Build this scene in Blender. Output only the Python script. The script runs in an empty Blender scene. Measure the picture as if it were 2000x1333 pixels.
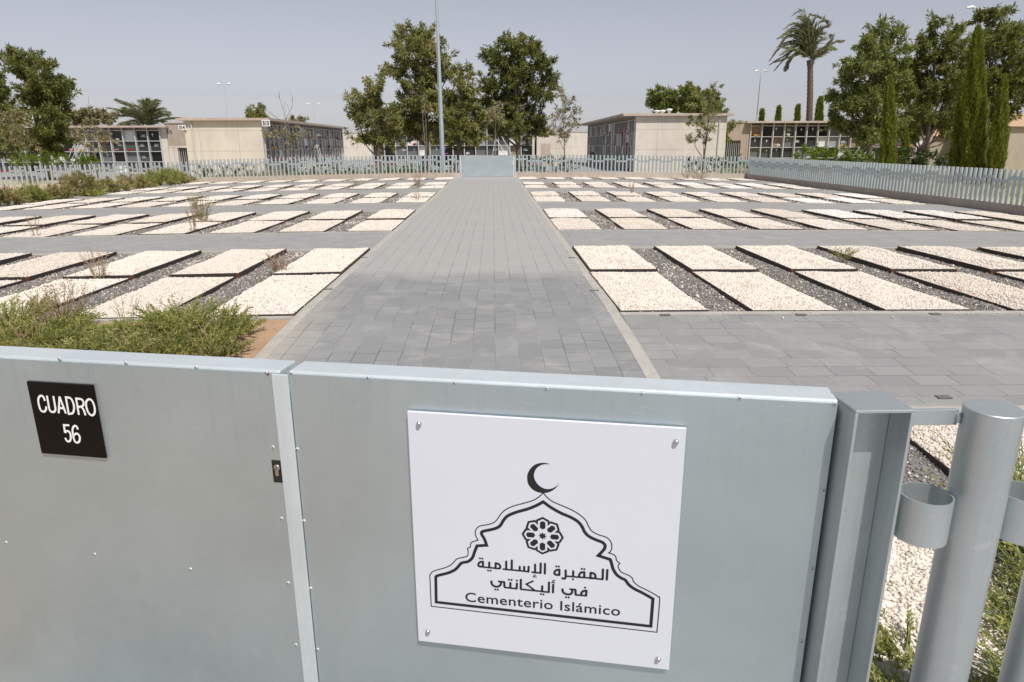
import bpy, bmesh, math, random
import numpy as np
from mathutils import Vector, Matrix
R = math.radians
SC = bpy.context.scene
COL = SC.collection
random.seed(7)
# ------------------------------------------------------------------ camera, sky, sun, exposure
CAM_H, FPX, PITCH, ROLL, YAW = 1.65, 1333.0, .28, .0037, .0257
def cam_axes():
    cy, sy, cp, sp = math.cos(YAW), math.sin(YAW), math.cos(PITCH), math.sin(PITCH)
    w = np.array([sy*cp, cy*cp, -sp]); r0 = np.array([cy, -sy, 0.]); d0 = np.cross(w, r0)
    c, s = math.cos(ROLL), math.sin(ROLL)
    return c*r0+s*d0, -s*r0+c*d0, w
AX_R, AX_D, AX_W = cam_axes()
CO = np.array([0, 0, CAM_H])
cd = bpy.data.cameras.new('camera'); cam = bpy.data.objects.new('camera', cd); COL.objects.link(cam)
cd.sensor_width = 36; cd.lens = 36*FPX/2000; cd.clip_start = .05; cd.clip_end = 3000
M = Matrix.Identity(4)
for i in range(3):
    M[i][0] = AX_R[i]; M[i][1] = -AX_D[i]; M[i][2] = -AX_W[i]
M[2][3] = CAM_H
cam.matrix_world = M
SC.camera = cam
SUN_EL, SUN_AZ = R(58), R(22)          # azimuth: to the right of straight behind the camera
sdir = Vector((math.sin(SUN_AZ)*math.cos(SUN_EL), -math.cos(SUN_AZ)*math.cos(SUN_EL), math.sin(SUN_EL)))
wd = bpy.data.worlds.new('World'); SC.world = wd; wd.use_nodes = True
wn = wd.node_tree; bg = wn.nodes['Background']
sk = wn.nodes.new('ShaderNodeTexSky'); sk.sky_type = 'NISHITA'; sk.sun_disc = False
sk.sun_elevation = SUN_EL; sk.sun_rotation = math.atan2(sdir.x, sdir.y)
sk.air_density = 1.0; sk.dust_density = .7; sk.ozone_density = 2.0; sk.altitude = 50
hs = wn.nodes.new('ShaderNodeHueSaturation'); hs.inputs['Saturation'].default_value = .28          # hazy summer sky: little blue left
tn = wn.nodes.new('ShaderNodeMix'); tn.data_type = 'RGBA'; tn.blend_type = 'MULTIPLY'; tn.inputs[0].default_value = 1; tn.inputs[7].default_value = (.915, .90, .965, 1)
wn.links.new(sk.outputs[0], hs.inputs['Color']); wn.links.new(hs.outputs[0], tn.inputs[6]); wn.links.new(tn.outputs[2], bg.inputs[0])
bg.inputs[1].default_value = .085
sl = bpy.data.lights.new('sun', 'SUN'); sl.energy = 3.7; sl.angle = R(.6); sl.color = (1, .95, .87)
so = bpy.data.objects.new('sun', sl); COL.objects.link(so); so.rotation_euler = sdir.to_track_quat('Z', 'Y').to_euler()
so.location = (0, -10, 30)
SC.view_settings.view_transform = 'Standard'; SC.view_settings.look = 'None'
SC.view_settings.exposure = 0.24; SC.view_settings.gamma = 1
SC.cycles.use_adaptive_sampling = True
SC.cycles.max_bounces = 8

# ------------------------------------------------------------------ where a photograph pixel (2000 wide) lies in the place
def ray(px, py): return (px-1000)*AX_R+(py-666.5)*AX_D+FPX*AX_W
def atz(px, py, z):
    v = ray(px, py); return CO+v*((z-CAM_H)/v[2])
def atY(px, py, Y):
    v = ray(px, py); return CO+v*(Y/v[1])
def project(P):
    v = np.asarray(P, float)-CO; z = v@AX_W
    return 1000+FPX*(v@AX_R)/z, 666.5+FPX*(v@AX_D)/z, z
def gz(x, y):
    crown = -.45*(1-np.exp(-.001*np.square(x)/.45))
    return crown-.055*np.clip(6.7-np.asarray(y, float), 0, 3.6)
def atg(px, py, dz=0):
    z = 0.
    for _ in range(8):
        P = atz(px, py, z); z = float(gz(P[0], P[1]))+dz
    return P

# ------------------------------------------------------------------ object helpers
def tag(o, label=None, cat=None, group=None, kind=None):
    for k, v in (('label', label), ('category', cat), ('group', group), ('kind', kind)):
        if v: o[k] = v
    return o
def link(name, data, mat=None, parent=None, loc=None):
    o = bpy.data.objects.new(name, data); COL.objects.link(o)
    if mat is not None and data is not None and hasattr(data, 'materials') and len(data.materials) == 0: data.materials.append(mat)
    if parent is not None: o.parent = parent
    if loc is not None: o.location = loc
    return o
def empty(name, loc, label, cat, group=None, rz=0):
    o = bpy.data.objects.new(name, None); COL.objects.link(o); o.location = loc; o.rotation_euler = (0, 0, rz)
    o.empty_display_size = .1
    return tag(o, label, cat, group)
def dup(root, loc, rz=None, label=None, group=None, scale=None):
    r = root.copy(); COL.objects.link(r); r.location = loc
    if rz is not None: r.rotation_euler = (0, 0, rz)
    if scale: r.scale = scale
    if label: r['label'] = label
    if group: r['group'] = group
    for ch in root.children:
        c = ch.copy(); COL.objects.link(c); c.parent = r
        for g in ch.children:
            d = g.copy(); COL.objects.link(d); d.parent = c
    return r
def np_mesh(name, V, F, mat=None, smooth=False, tone=None):
    V = np.asarray(V, np.float32); F = np.asarray(F, np.int32); n = F.shape[1]
    me = bpy.data.meshes.new(name)
    me.vertices.add(len(V)); me.vertices.foreach_set('co', V.ravel())
    me.loops.add(F.size); me.loops.foreach_set('vertex_index', F.ravel())
    me.polygons.add(len(F)); me.polygons.foreach_set('loop_start', np.arange(0, F.size, n, dtype=np.int32))
    me.polygons.foreach_set('loop_total', np.full(len(F), n, np.int32))
    if smooth: me.polygons.foreach_set('use_smooth', np.ones(len(F), bool))
    me.update(calc_edges=True)
    if tone is not None:
        a = me.attributes.new('tone', 'FLOAT', 'POINT'); a.data.foreach_set('value', np.asarray(tone, np.float32))
    if mat: me.materials.append(mat)
    return me
class MB:
    def __init__(s): s.v = []; s.f = []; s.sm = []
    def add(s, vs, fs, smooth=False):
        b = len(s.v); s.v += [tuple(float(c) for c in p) for p in vs]; s.f += [tuple(b+i for i in f) for f in fs]; s.sm += [smooth]*len(fs)
    def box(s, x0, x1, y0, y1, z0, z1):
        s.add([(x0,y0,z0),(x1,y0,z0),(x1,y1,z0),(x0,y1,z0),(x0,y0,z1),(x1,y0,z1),(x1,y1,z1),(x0,y1,z1)],
              [(0,3,2,1),(4,5,6,7),(0,1,5,4),(1,2,6,5),(2,3,7,6),(3,0,4,7)])
    def tube(s, pts, rad, seg=8, cap=True):
        pts = [Vector(p) for p in pts]
        if not hasattr(rad, '__len__'): rad = [rad]*len(pts)
        vs = []; fs = []; up = Vector((0,0,1))
        for i, p in enumerate(pts):
            t = (pts[min(i+1, len(pts)-1)]-pts[max(i-1, 0)]).normalized()
            a = t.cross(Vector((1,0,0)) if abs(t.z) > .9 else up).normalized(); b = t.cross(a)
            for k in range(seg):
                an = 2*math.pi*k/seg; vs.append(p+(a*math.cos(an)+b*math.sin(an))*rad[i])
        for i in range(len(pts)-1):
            for k in range(seg):
                k2 = (k+1) % seg; fs.append((i*seg+k, i*seg+k2, (i+1)*seg+k2, (i+1)*seg+k))
        s.add(vs, fs, True)
        if cap:
            s.add(vs[:seg], [tuple(range(seg))]); s.add(vs[-seg:], [tuple(reversed(range(seg)))])
    def lathe(s, prof, seg=24, c=(0,0,0)):
        vs = []; fs = []
        for r, z in prof:
            for k in range(seg):
                a = 2*math.pi*k/seg; vs.append((c[0]+r*math.cos(a), c[1]+r*math.sin(a), c[2]+z))
        for i in range(len(prof)-1):
            for k in range(seg):
                k2 = (k+1) % seg; fs.append((i*seg+k, i*seg+k2, (i+1)*seg+k2, (i+1)*seg+k))
        s.add(vs, fs, True)
    def mesh(s, name, mat=None, flip=False):
        me = bpy.data.meshes.new(name); me.from_pydata(s.v, [], s.f)
        bm = bmesh.new(); bm.from_mesh(me); bmesh.ops.recalc_face_normals(bm, faces=bm.faces); bm.to_mesh(me); bm.free()
        me.polygons.foreach_set('use_smooth', s.sm) if len(s.sm) == len(me.polygons) else None
        if mat: me.materials.append(mat)
        me.update(); return me
    def build(s, name, mat, parent=None, loc=None, bevel=0):
        o = link(name, s.mesh(name, mat), None, parent, loc)
        if bevel:
            m = o.modifiers.new('bevel', 'BEVEL'); m.width = bevel; m.segments = 2; m.limit_method = 'ANGLE'; m.angle_limit = R(40)
        return o

# ------------------------------------------------------------------ materials
class NT:
    def __init__(s, name, rough=.8, metal=0., spec=.3):
        s.m = bpy.data.materials.new(name); s.m.use_nodes = True; s.t = s.m.node_tree; s.b = s.t.nodes['Principled BSDF']
        s.b.inputs['Roughness'].default_value = rough; s.b.inputs['Metallic'].default_value = metal
        s.b.inputs['Specular IOR Level'].default_value = spec
    def n(s, typ, **kw):
        nd = s.t.nodes.new('ShaderNode'+typ)
        for k, v in kw.items(): setattr(nd, k, v)
        return nd
    def l(s, a, b): s.t.links.new(a, b)
    def set(s, sock, v):
        if isinstance(v, (int, float)): sock.default_value = v
        elif isinstance(v, tuple): sock.default_value = v if len(v) == len(sock.default_value) else (*v, 1)
        else: s.l(v, sock)
    def obj(s): return s.n('TexCoord').outputs['Object']
    def geo(s): return s.n('NewGeometry')
    def pos(s): return s.geo().outputs['Position']
    def math(s, op, a, b=None, c=None, clamp=False):
        nd = s.n('Math', operation=op, use_clamp=clamp); s.set(nd.inputs[0], a)
        if b is not None: s.set(nd.inputs[1], b)
        if c is not None: s.set(nd.inputs[2], c)
        return nd.outputs[0]
    def noise(s, vec, scale, detail=4, rough=.6, dist=0):
        nd = s.n('TexNoise'); s.l(vec, nd.inputs['Vector']); nd.inputs['Scale'].default_value = scale
        nd.inputs['Detail'].default_value = detail; nd.inputs['Roughness'].default_value = rough; nd.inputs['Distortion'].default_value = dist
        return nd.outputs['Fac']
    def ramp(s, fac, *stops):
        nd = s.n('ValToRGB'); s.set(nd.inputs[0], fac); el = nd.color_ramp.elements
        while len(el) < len(stops): el.new(.5)
        for e, (p, c) in zip(el, stops):
            e.position = p; e.color = (*c, 1) if isinstance(c, tuple) else (c, c, c, 1)
        return nd.outputs[0]
    def mix(s, fac, a, b, mode='MIX'):
        nd = s.n('Mix', data_type='RGBA', blend_type=mode); s.set(nd.inputs[0], fac); s.set(nd.inputs[6], a); s.set(nd.inputs[7], b)
        return nd.outputs[2]
    def scale(s, vec, xyz):
        nd = s.n('VectorMath', operation='MULTIPLY'); s.l(vec, nd.inputs[0]); nd.inputs[1].default_value = xyz; return nd.outputs[0]
    def sep(s, vec):
        nd = s.n('SeparateXYZ'); s.l(vec, nd.inputs[0]); return nd.outputs
    def comb(s, x, y, z=0.):
        nd = s.n('CombineXYZ')
        for i, v in enumerate((x, y, z)): s.set(nd.inputs[i], v)
        return nd.outputs[0]
    def white(s, vec):
        nd = s.n('TexWhiteNoise', noise_dimensions='3D'); s.l(vec, nd.inputs['Vector']); return nd.outputs['Value']
    def color(s, v): s.set(s.b.inputs['Base Color'], v); return s
    def rough(s, v): s.set(s.b.inputs['Roughness'], v); return s
    def bump(s, h, strength=.3, dist=.01):
        nd = s.n('Bump'); nd.inputs['Strength'].default_value = strength; nd.inputs['Distance'].default_value = dist
        s.l(h, nd.inputs['Height']); s.l(nd.outputs[0], s.b.inputs['Normal']); return s

def paver_mat(name, along_y, tile_l, tile_w, base, dust):
    m = NT(name, .75); x, y, _ = m.sep(m.pos())
    a, b = (y, x) if along_y else (x, y)            # a runs along a course, b across the courses
    ci = m.math('FLOOR', m.math('DIVIDE', b, tile_w))
    off = m.white(m.comb(ci, 3.3))
    ua = m.math('ADD', m.math('DIVIDE', a, tile_l), m.math('MULTIPLY', off, 3.7))
    ti = m.math('FLOOR', ua)
    fb = m.math('FRACT', m.math('DIVIDE', b, tile_w)); fa = m.math('FRACT', ua)
    eb = m.math('MULTIPLY', m.math('MINIMUM', fb, m.math('SUBTRACT', 1., fb)), tile_w)
    ea = m.math('MULTIPLY', m.math('MINIMUM', fa, m.math('SUBTRACT', 1., fa)), tile_l)
    e = m.math('MINIMUM', ea, eb)
    joint = m.math('SUBTRACT', 1., m.math('MULTIPLY_ADD', e, 1/.006, -.2, clamp=True))
    rnd = m.white(m.comb(ci, ti))
    P = m.pos()
    big = m.noise(P, .35, 5, .65); fine = m.noise(P, 60, 3, .7); med = m.noise(P, 4.5, 6, .7)
    c = m.mix(rnd, tuple(v*.90 for v in base), tuple(v*1.09 for v in base))
    c = m.mix(m.ramp(m.noise(P, 2.2, 5, .7, .6), (.52, 0.), (.76, .75)), c, (.42, .415, .405))     # pale efflorescence
    c = m.mix(m.math('MULTIPLY', m.ramp(med, (.35, 0.), (.75, 1.)), .30), c, (.30, .29, .275))
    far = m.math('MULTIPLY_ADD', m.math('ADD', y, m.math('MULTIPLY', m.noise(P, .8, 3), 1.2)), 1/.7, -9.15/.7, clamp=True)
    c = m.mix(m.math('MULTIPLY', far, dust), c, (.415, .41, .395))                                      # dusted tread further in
    if along_y:
        sd = m.math('MULTIPLY', m.math('MULTIPLY_ADD', x, -1/.35, -1.55/.35, clamp=True), m.math('MULTIPLY_ADD', y, -1/2.5, 8.6/2.5, clamp=True))
        c = m.mix(m.math('MULTIPLY', sd, .7), c, (.44, .40, .34))
    c = m.mix(m.math('MULTIPLY', fine, .22), c, (.12, .12, .125))
    jc = m.mix(m.ramp(m.noise(P, 1.3, 3), (.4, 0.), (.6, 1.)), (.075, .073, .07), (.33, .30, .25))
    c = m.mix(m.math('MULTIPLY', joint, .6), c, jc)
    m.color(c); m.bump(m.math('SUBTRACT', m.math('MULTIPLY', fine, .25), joint), .5, .004)
    return m.m
def concrete_mat(name, c0, c1, scale=3, seams=None):
    m = NT(name, .85); P = m.pos()
    n1 = m.noise(P, scale, 7, .7); n2 = m.noise(m.scale(P, (1, 1, .12)), scale*2.4, 4)
    c = m.mix(m.ramp(n1, (.35, 0.), (.7, 1.)), c0, c1)
    c = m.mix(m.math('MULTIPLY', m.ramp(n2, (.45, 0.), (.75, 1.)), .35), c, tuple(v*.72 for v in c0))
    h = n1
    if seams:
        x, y, z = m.sep(P); sx, sz, ox, oz = seams
        fx = m.math('ABSOLUTE', m.math('SUBTRACT', m.math('FRACT', m.math('DIVIDE', m.math('ADD', m.math('ADD', x, y), ox), sx)), .5))
        fz = m.math('ABSOLUTE', m.math('SUBTRACT', m.math('FRACT', m.math('DIVIDE', m.math('ADD', z, oz), sz)), .5))
        j = m.math('MAXIMUM', m.math('LESS_THAN', fx, .016/sx), m.math('LESS_THAN', fz, .016/sz))
        c = m.mix(m.math('MULTIPLY', j, .38), c, (.16, .13, .10))
    m.color(c); m.bump(h, .15, .01); return m.m
def galv_mat(name, base=(.475, .522, .528), rough=.46, metal=.7, marks=True, sheet=False):
    m = NT(name, rough, metal, .5); P = m.obj()
    n1 = m.noise(P, 2.2, 5, .6); n2 = m.noise(P, 38, 4, .7)
    c = m.mix(m.ramp(n1, (.3, 0.), (.75, 1.)), tuple(v*.9 for v in base), tuple(min(1, v*1.08) for v in base))
    c = m.mix(m.math('MULTIPLY', m.ramp(n2, (.5, 0.), (.8, 1.)), .22), c, (.62, .66, .66))
    r = m.math('ADD', m.math('MULTIPLY', n2, .12), rough-.06)
    if marks:                                                                                          # white rust blooms and runs
        bl = m.math('MULTIPLY', m.ramp(m.noise(P, 3.1, 3, .5), (.69, 0.), (.76, 1.)), m.ramp(m.noise(P, 150, 3, .8), (.46, 0.), (.62, 1.)))
        c = m.mix(m.math('MULTIPLY', bl, .4), c, (.74, .77, .76)); r = m.math('ADD', r, m.math('MULTIPLY', bl, .3))
        sx, sy, sz = m.sep(P)
        scr = m.ramp(m.noise(m.comb(m.math('MULTIPLY', sx, 9.), sy, m.math('MULTIPLY', m.math('ADD', sz, m.math('MULTIPLY', sx, .22)), 210.)), 1.0, 1, .4), (.70, 0.), (.725, 1.))
        c = m.mix(m.math('MULTIPLY', m.math('MULTIPLY', scr, m.ramp(m.noise(P, 2.3, 2, .5), (.52, 0.), (.62, 1.))), .55), c, (.72, .74, .74))
    sx, sy, sz = m.sep(P)
    if not sheet and marks:
        st = m.ramp(m.noise(m.comb(m.math('MULTIPLY', sx, 26.), m.math('MULTIPLY', sy, 26.), m.math('MULTIPLY', sz, 1.6)), 1., 5, .65), (.42, 0.), (.70, 1.))
        c = m.mix(m.math('MULTIPLY', st, .34), c, tuple(v*.62 for v in base)); r = m.math('ADD', r, m.math('MULTIPLY', st, .12))
        spt = m.ramp(m.noise(P, 26, 1, .4), (.70, 0.), (.735, 1.)); c = m.mix(m.math('MULTIPLY', spt, .35), c, (.66, .70, .72))
        dk = m.ramp(m.noise(P, 95, 1, .4), (.79, 0.), (.81, 1.)); c = m.mix(m.math('MULTIPLY', dk, .4), c, (.18, .18, .17))
    if sheet:                                        # grime and pale lime runs below the top rail, dust low down, faint smears
        sx, sy, sz = m.sep(P)
        run = m.math('MULTIPLY', m.ramp(m.noise(m.comb(m.math('MULTIPLY', sx, 34.), 0., m.math('MULTIPLY', sz, 1.1)), 1., 4, .6), (.52, 0.), (.72, 1.)), m.math('MULTIPLY_ADD', sz, 1/.28, -.80/.28, clamp=True))
        c = m.mix(m.math('MULTIPLY', run, .22), c, (.30, .33, .335)); r = m.math('ADD', r, m.math('MULTIPLY', run, .12))
        run2 = m.ramp(m.noise(m.comb(m.math('MULTIPLY', sx, 60.), 3., m.math('MULTIPLY', sz, .9)), 1., 3, .5), (.70, 0.), (.78, 1.))
        c = m.mix(m.math('MULTIPLY', run2, .22), c, (.70, .73, .73))
        dst = m.math('MULTIPLY', m.ramp(m.noise(P, 7, 6, .75), (.45, 0.), (.75, 1.)), m.math('MULTIPLY_ADD', sz, -1/.5, .95/.5, clamp=True))
        c = m.mix(m.math('MULTIPLY', dst, .22), c, (.55, .52, .47)); r = m.math('ADD', r, m.math('MULTIPLY', dst, .15))
        sp = m.ramp(m.noise(P, 320, 1, .5), (.735, 0.), (.76, 1.)); c = m.mix(m.math('MULTIPLY', sp, .35), c, (.72, .74, .72))
        wv = m.noise(m.scale(P, (.9, 1, 1.6)), 1.6, 2, .5); r = m.math('ADD', r, m.math('MULTIPLY', wv, .10))
        nb = m.n('Bump'); nb.inputs['Strength'].default_value = .05; nb.inputs['Distance'].default_value = .05; m.l(m.noise(P, 1.7, 1, .4), nb.inputs['Height']); m.l(nb.outputs[0], m.b.inputs['Normal'])
        m.color(c); m.rough(r); return m.m
    m.color(c); m.rough(r); m.bump(n2, .04, .002); return m.m
def leaf_mat(name, dark, light, dry=None, trans=.25, dry_amt=.12):
    m = NT(name, .55, 0, .35); g = m.geo(); rnd = g.outputs['Random Per Island']
    a = m.n('Attribute', attribute_name='tone', attribute_type='GEOMETRY').outputs['Fac']
    c = m.mix(m.math('ADD', m.math('MULTIPLY', rnd, .55), m.math('MULTIPLY', a, .45)), dark, light)
    if dry: c = m.mix(m.ramp(m.math('ADD', m.math('MULTIPLY', m.math('FRACT', m.math('MULTIPLY', rnd, 17.3)), .4), m.math('MULTIPLY', a, .6)), (1-dry_amt*2, 0.), (1., 1.)), c, dry)
    m.color(c)
    tr = m.n('BsdfTranslucent'); m.set(tr.inputs[0], c)
    mx = m.n('MixShader'); mx.inputs[0].default_value = trans
    m.l(m.b.outputs[0], mx.inputs[1]); m.l(tr.outputs[0], mx.inputs[2]); m.l(mx.outputs[0], m.t.nodes['Material Output'].inputs[0])
    return m.m
def plain(name, c, rough=.6, metal=0, var=.12, scale=8, spec=.4):
    m = NT(name, rough, metal, spec); n = m.noise(m.pos(), scale, 4)
    m.color(m.mix(n, tuple(v*(1-var) for v in c), tuple(min(1, v*(1+var)) for v in c))); return m.m
def pebble_mat(name, *stops):
    m = NT(name, .85); rnd = m.geo().outputs['Random Per Island']
    c = m.ramp(rnd, *stops); c = m.mix(m.math('MULTIPLY', m.noise(m.pos(), 2.0, 4), .22), c, (.52, .43, .34))
    orr = m.n('ObjectInfo').outputs['Random']                     # each load of stone its own tone, some beds soiled
    c = m.mix(m.ramp(orr, (.55, 0.), (1., .22)), c, (.50, .41, .33), 'MIX'); c = m.mix(m.math('MULTIPLY', m.ramp(m.noise(m.pos(), .9, 5, .7), (.58, 0.), (.72, 1.)), .28), c, (.36, .28, .2))
    m.color(c); return m.m

MAT = {}
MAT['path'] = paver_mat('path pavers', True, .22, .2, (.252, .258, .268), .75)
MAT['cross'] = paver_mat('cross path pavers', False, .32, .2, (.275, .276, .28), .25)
MAT['kerb'] = concrete_mat('kerb concrete', (.36, .345, .315), (.46, .44, .40), 4)
MAT['wall'] = concrete_mat('low wall concrete', (.45, .385, .32), (.56, .485, .41), 2)
MAT['panel'] = concrete_mat('cast concrete', (.60, .545, .475), (.70, .64, .565), 1.1, (2.45, 1.25, .9, .55))
MAT['shade'] = concrete_mat('brown shaded concrete', (.37, .30, .25), (.45, .37, .31), 1.5)  # brown concrete, darkened to put the walls' shade into the colour
MAT['roofc'] = concrete_mat('roof concrete', (.45, .37, .31), (.55, .46, .39), 1.5)
MAT['galv'] = galv_mat('galvanised sheet', (.52, .60, .625), .38, .78, True, True)
MAT['galvrail'] = galv_mat('galvanised rail', (.74, .81, .845), .5, .55)
MAT['galvtube'] = galv_mat('galvanised tube', (.54, .59, .60), .40, .7)
MAT['fence'] = galv_mat('galvanised fence', (.53, .595, .61), .5, .5, False)
def steel():
    m = NT('weathered steel', .6, .3); P = m.obj(); x, y, z = m.sep(P)
    n = m.noise(m.pos(), 9, 5, .7)
    corner = m.math('MULTIPLY', m.math('GREATER_THAN', m.math('ABSOLUTE', x), .43), m.math('GREATER_THAN', m.math('ABSOLUTE', y), 1.06))
    f = m.math('MAXIMUM', m.ramp(n, (.55, 0.), (.8, .6)), m.math('MULTIPLY', corner, .8))
    m.color(m.mix(f, (.062, .053, .049), (.20, .065, .04))); return m.m
MAT['steel'] = steel()
MAT['gravel'] = pebble_mat('white marble gravel', (0., (.34, .29, .245)), (.05, (.57, .51, .45)), (.35, (.725, .665, .60)), (1., (.83, .78, .72)))
MAT['gravel2'] = pebble_mat('fresh white gravel', (0., (.5, .47, .43)), (.06, (.76, .74, .71)), (1., (.88, .87, .85)))
MAT['dgravel'] = pebble_mat('dark gravel', (0., (.08, .078, .08)), (.5, (.19, .18, .178)), (.85, (.30, .285, .27)), (.94, (.36, .34, .31)), (.95, (.75, .70, .63)))
MAT['earth'] = NT('earth').color((.3, .2, .13)).m
def earth(name, a, b, c2, sc=1.4):
    m = NT(name, .95); P = m.pos(); n = m.noise(P, sc, 8, .7); n2 = m.noise(P, 45, 4, .75)
    c = m.mix(m.ramp(n, (.35, 0.), (.65, 1.)), a, b); c = m.mix(m.math('MULTIPLY', n2, .45), c, c2)
    m.color(c); m.bump(n2, .7, .02); return m.m
MAT['earth'] = earth('sandy earth', (.42, .27, .17), (.52, .37, .25), (.27, .17, .10))
MAT['field'] = earth('bare ground', (.30, .25, .18), (.36, .30, .22), (.2, .16, .11), .4)
MAT['straw'] = earth('dry grass ground', (.44, .39, .23), (.52, .47, .30), (.28, .27, .14), .9)
MAT['pave'] = concrete_mat('pavement', (.30, .30, .305), (.38, .38, .38), 2)
MAT['dbase'] = earth('dark gravel base', (.15, .145, .14), (.20, .19, .185), (.28, .27, .26), 6)
MAT['wbase'] = earth('gravel base', (.66, .58, .50), (.74, .66, .57), (.50, .42, .35), 8)
MAT['bark'] = earth('bark', (.13, .10, .08), (.20, .16, .13), (.07, .055, .045), 6)
MAT['palebark'] = earth('pale bark', (.26, .21, .17), (.32, .27, .22), (.16, .13, .10), 6)
MAT['palmbark'] = earth('palm bark', (.12, .09, .072), (.19, .145, .115), (.05, .04, .034), 5)
MAT['leafA'] = leaf_mat('dark tree leaves', (.075, .10, .024), (.31, .325, .085), (.50, .39, .18), .42, .09)
MAT['leafB'] = leaf_mat('olive tree leaves', (.125, .15, .038), (.42, .41, .14), (.58, .46, .24), .42, .13)
MAT['leafC'] = leaf_mat('pale sapling leaves', (.17, .165, .07), (.37, .33, .17), (.46, .35, .22), .25, .22)
MAT['leafD'] = leaf_mat('green tree leaves', (.085, .12, .028), (.35, .385, .105), (.52, .44, .19), .4, .1)
MAT['cyp'] = leaf_mat('cypress foliage', (.10, .13, .014), (.28, .325, .032), (.30, .25, .05), .3, .1)
MAT['palm'] = leaf_mat('palm leaflets', (.13, .155, .07), (.36, .36, .19), (.52, .46, .26), .35, .12)
MAT['hedge'] = leaf_mat('hedge leaves', (.07, .125, .012), (.22, .30, .03), (.26, .28, .05), .3, .08)
MAT['dhedge'] = leaf_mat('dark hedge leaves', (.03, .055, .016), (.11, .16, .045), (.22, .2, .09), .25, .08)
MAT['shrub'] = leaf_mat('feathery shrub leaves', (.20, .235, .045), (.52, .52, .165), (.52, .43, .22), .4, .16)
MAT['shrub2'] = leaf_mat('olive shrub leaves', (.14, .17, .04), (.38, .385, .14), (.44, .34, .17), .35, .25)
MAT['weed'] = leaf_mat('weed leaves', (.20, .21, .055), (.45, .40, .155), (.58, .41, .26), .4, .3)
MAT['dryweed'] = leaf_mat('dry seed heads', (.34, .23, .15), (.54, .41, .29), (.5, .31, .22), .25, .3)
MAT['stem'] = plain('dry stems', (.33, .25, .15), .8)
MAT['gstem'] = plain('green stems', (.16, .20, .07), .8)
MAT['acryl'] = plain('white acrylic', (.655, .675, .745), .24, 0, .025, 3, .5)
MAT['black'] = plain('black gloss plastic', (.005, .005, .005), .12, 0, .1, 3, .18)
MAT['ink'] = plain('black print', (.018, .016, .017), .4, 0, .05)
MAT['wink'] = plain('white print', (.85, .85, .85), .5, 0, .02)
MAT['screw'] = plain('steel screw', (.62, .60, .57), .28, .95, .05)
MAT['brass'] = plain('lock cylinder', (.50, .46, .40), .3, .9, .08)
MAT['lockdark'] = plain('lock recess dark', (.03, .027, .025), .5, .3, .2)
MAT['polem'] = plain('painted mast', (.42, .50, .54), .45, .3, .04)
MAT['white'] = plain('white paint', (.78, .79, .79), .5, 0, .03)
MAT['fin'] = plain('niche frame metal', (.52, .52, .505), .55, 0, .12)
STONES = [plain('black granite', (.012, .012, .013), .18, 0, .2), plain('dark granite', (.04, .042, .045), .2, 0, .3), plain('grey granite', (.14, .15, .155), .3, 0, .2),
          plain('pale granite', (.33, .345, .355), .4, 0, .15), plain('white marble', (.70, .70, .69), .4, 0, .08), plain('bare brick niche', (.30, .20, .15), .8, 0, .2),
          plain('slate granite', (.075, .08, .085), .22, 0, .25)]
FLOW = {'pink': plain('pink petals', (.62, .22, .26), .7), 'red': plain('red petals', (.50, .03, .03), .7), 'white': plain('white petals', (.75, .72, .68), .7),
        'yellow': plain('yellow petals', (.70, .42, .06), .7), 'purple': plain('purple petals', (.24, .07, .22), .7)}

# ------------------------------------------------------------------ ground, paths, kerbs
def lin(a, b, step): n = max(1, int(round(abs(b-a)/step))); return [a+(b-a)*i/n for i in range(n+1)]
def sheet(name, xs, ys, dz, mat, kind='structure'):
    xs = np.array(xs); ys = np.array(ys); X, Y = np.meshgrid(xs, ys)
    Z = gz(X, Y)+dz; V = np.stack([X, Y, Z], -1).reshape(-1, 3); nx = len(xs)
    F = [(j*nx+i, j*nx+i+1, (j+1)*nx+i+1, (j+1)*nx+i) for j in range(len(ys)-1) for i in range(nx-1)]
    o = link(name, np_mesh(name, V, F, mat, True)); return tag(o, kind=kind)
def kerb(name, x0, x1, y0, y1, top=.003, deep=.22, mat=None):
    mb = MB(); alongx = abs(x1-x0) > abs(y1-y0)
    st = lin(x0, x1, 1.) if alongx else lin(y0, y1, 1.)
    vs = []; fs = []
    for t in st:
        q = [(t, y0), (t, y1)] if alongx else [(x0, t), (x1, t)]
        za = float(gz(*q[0])); zb = float(gz(*q[1]))
        vs += [(*q[0], za+top), (*q[1], zb+top), (*q[1], zb-deep), (*q[0], za-deep)]
    for i in range(len(st)-1):
        for k in range(4): fs.append((4*i+k, 4*i+(k+1) % 4, 4*i+4+(k+1) % 4, 4*i+4+k))
    fs += [(0,1,2,3), tuple(len(vs)-4+k for k in (3,2,1,0))]
    mb.add(vs, fs); return tag(mb.build(name, mat or MAT['kerb']), kind='structure')

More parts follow.
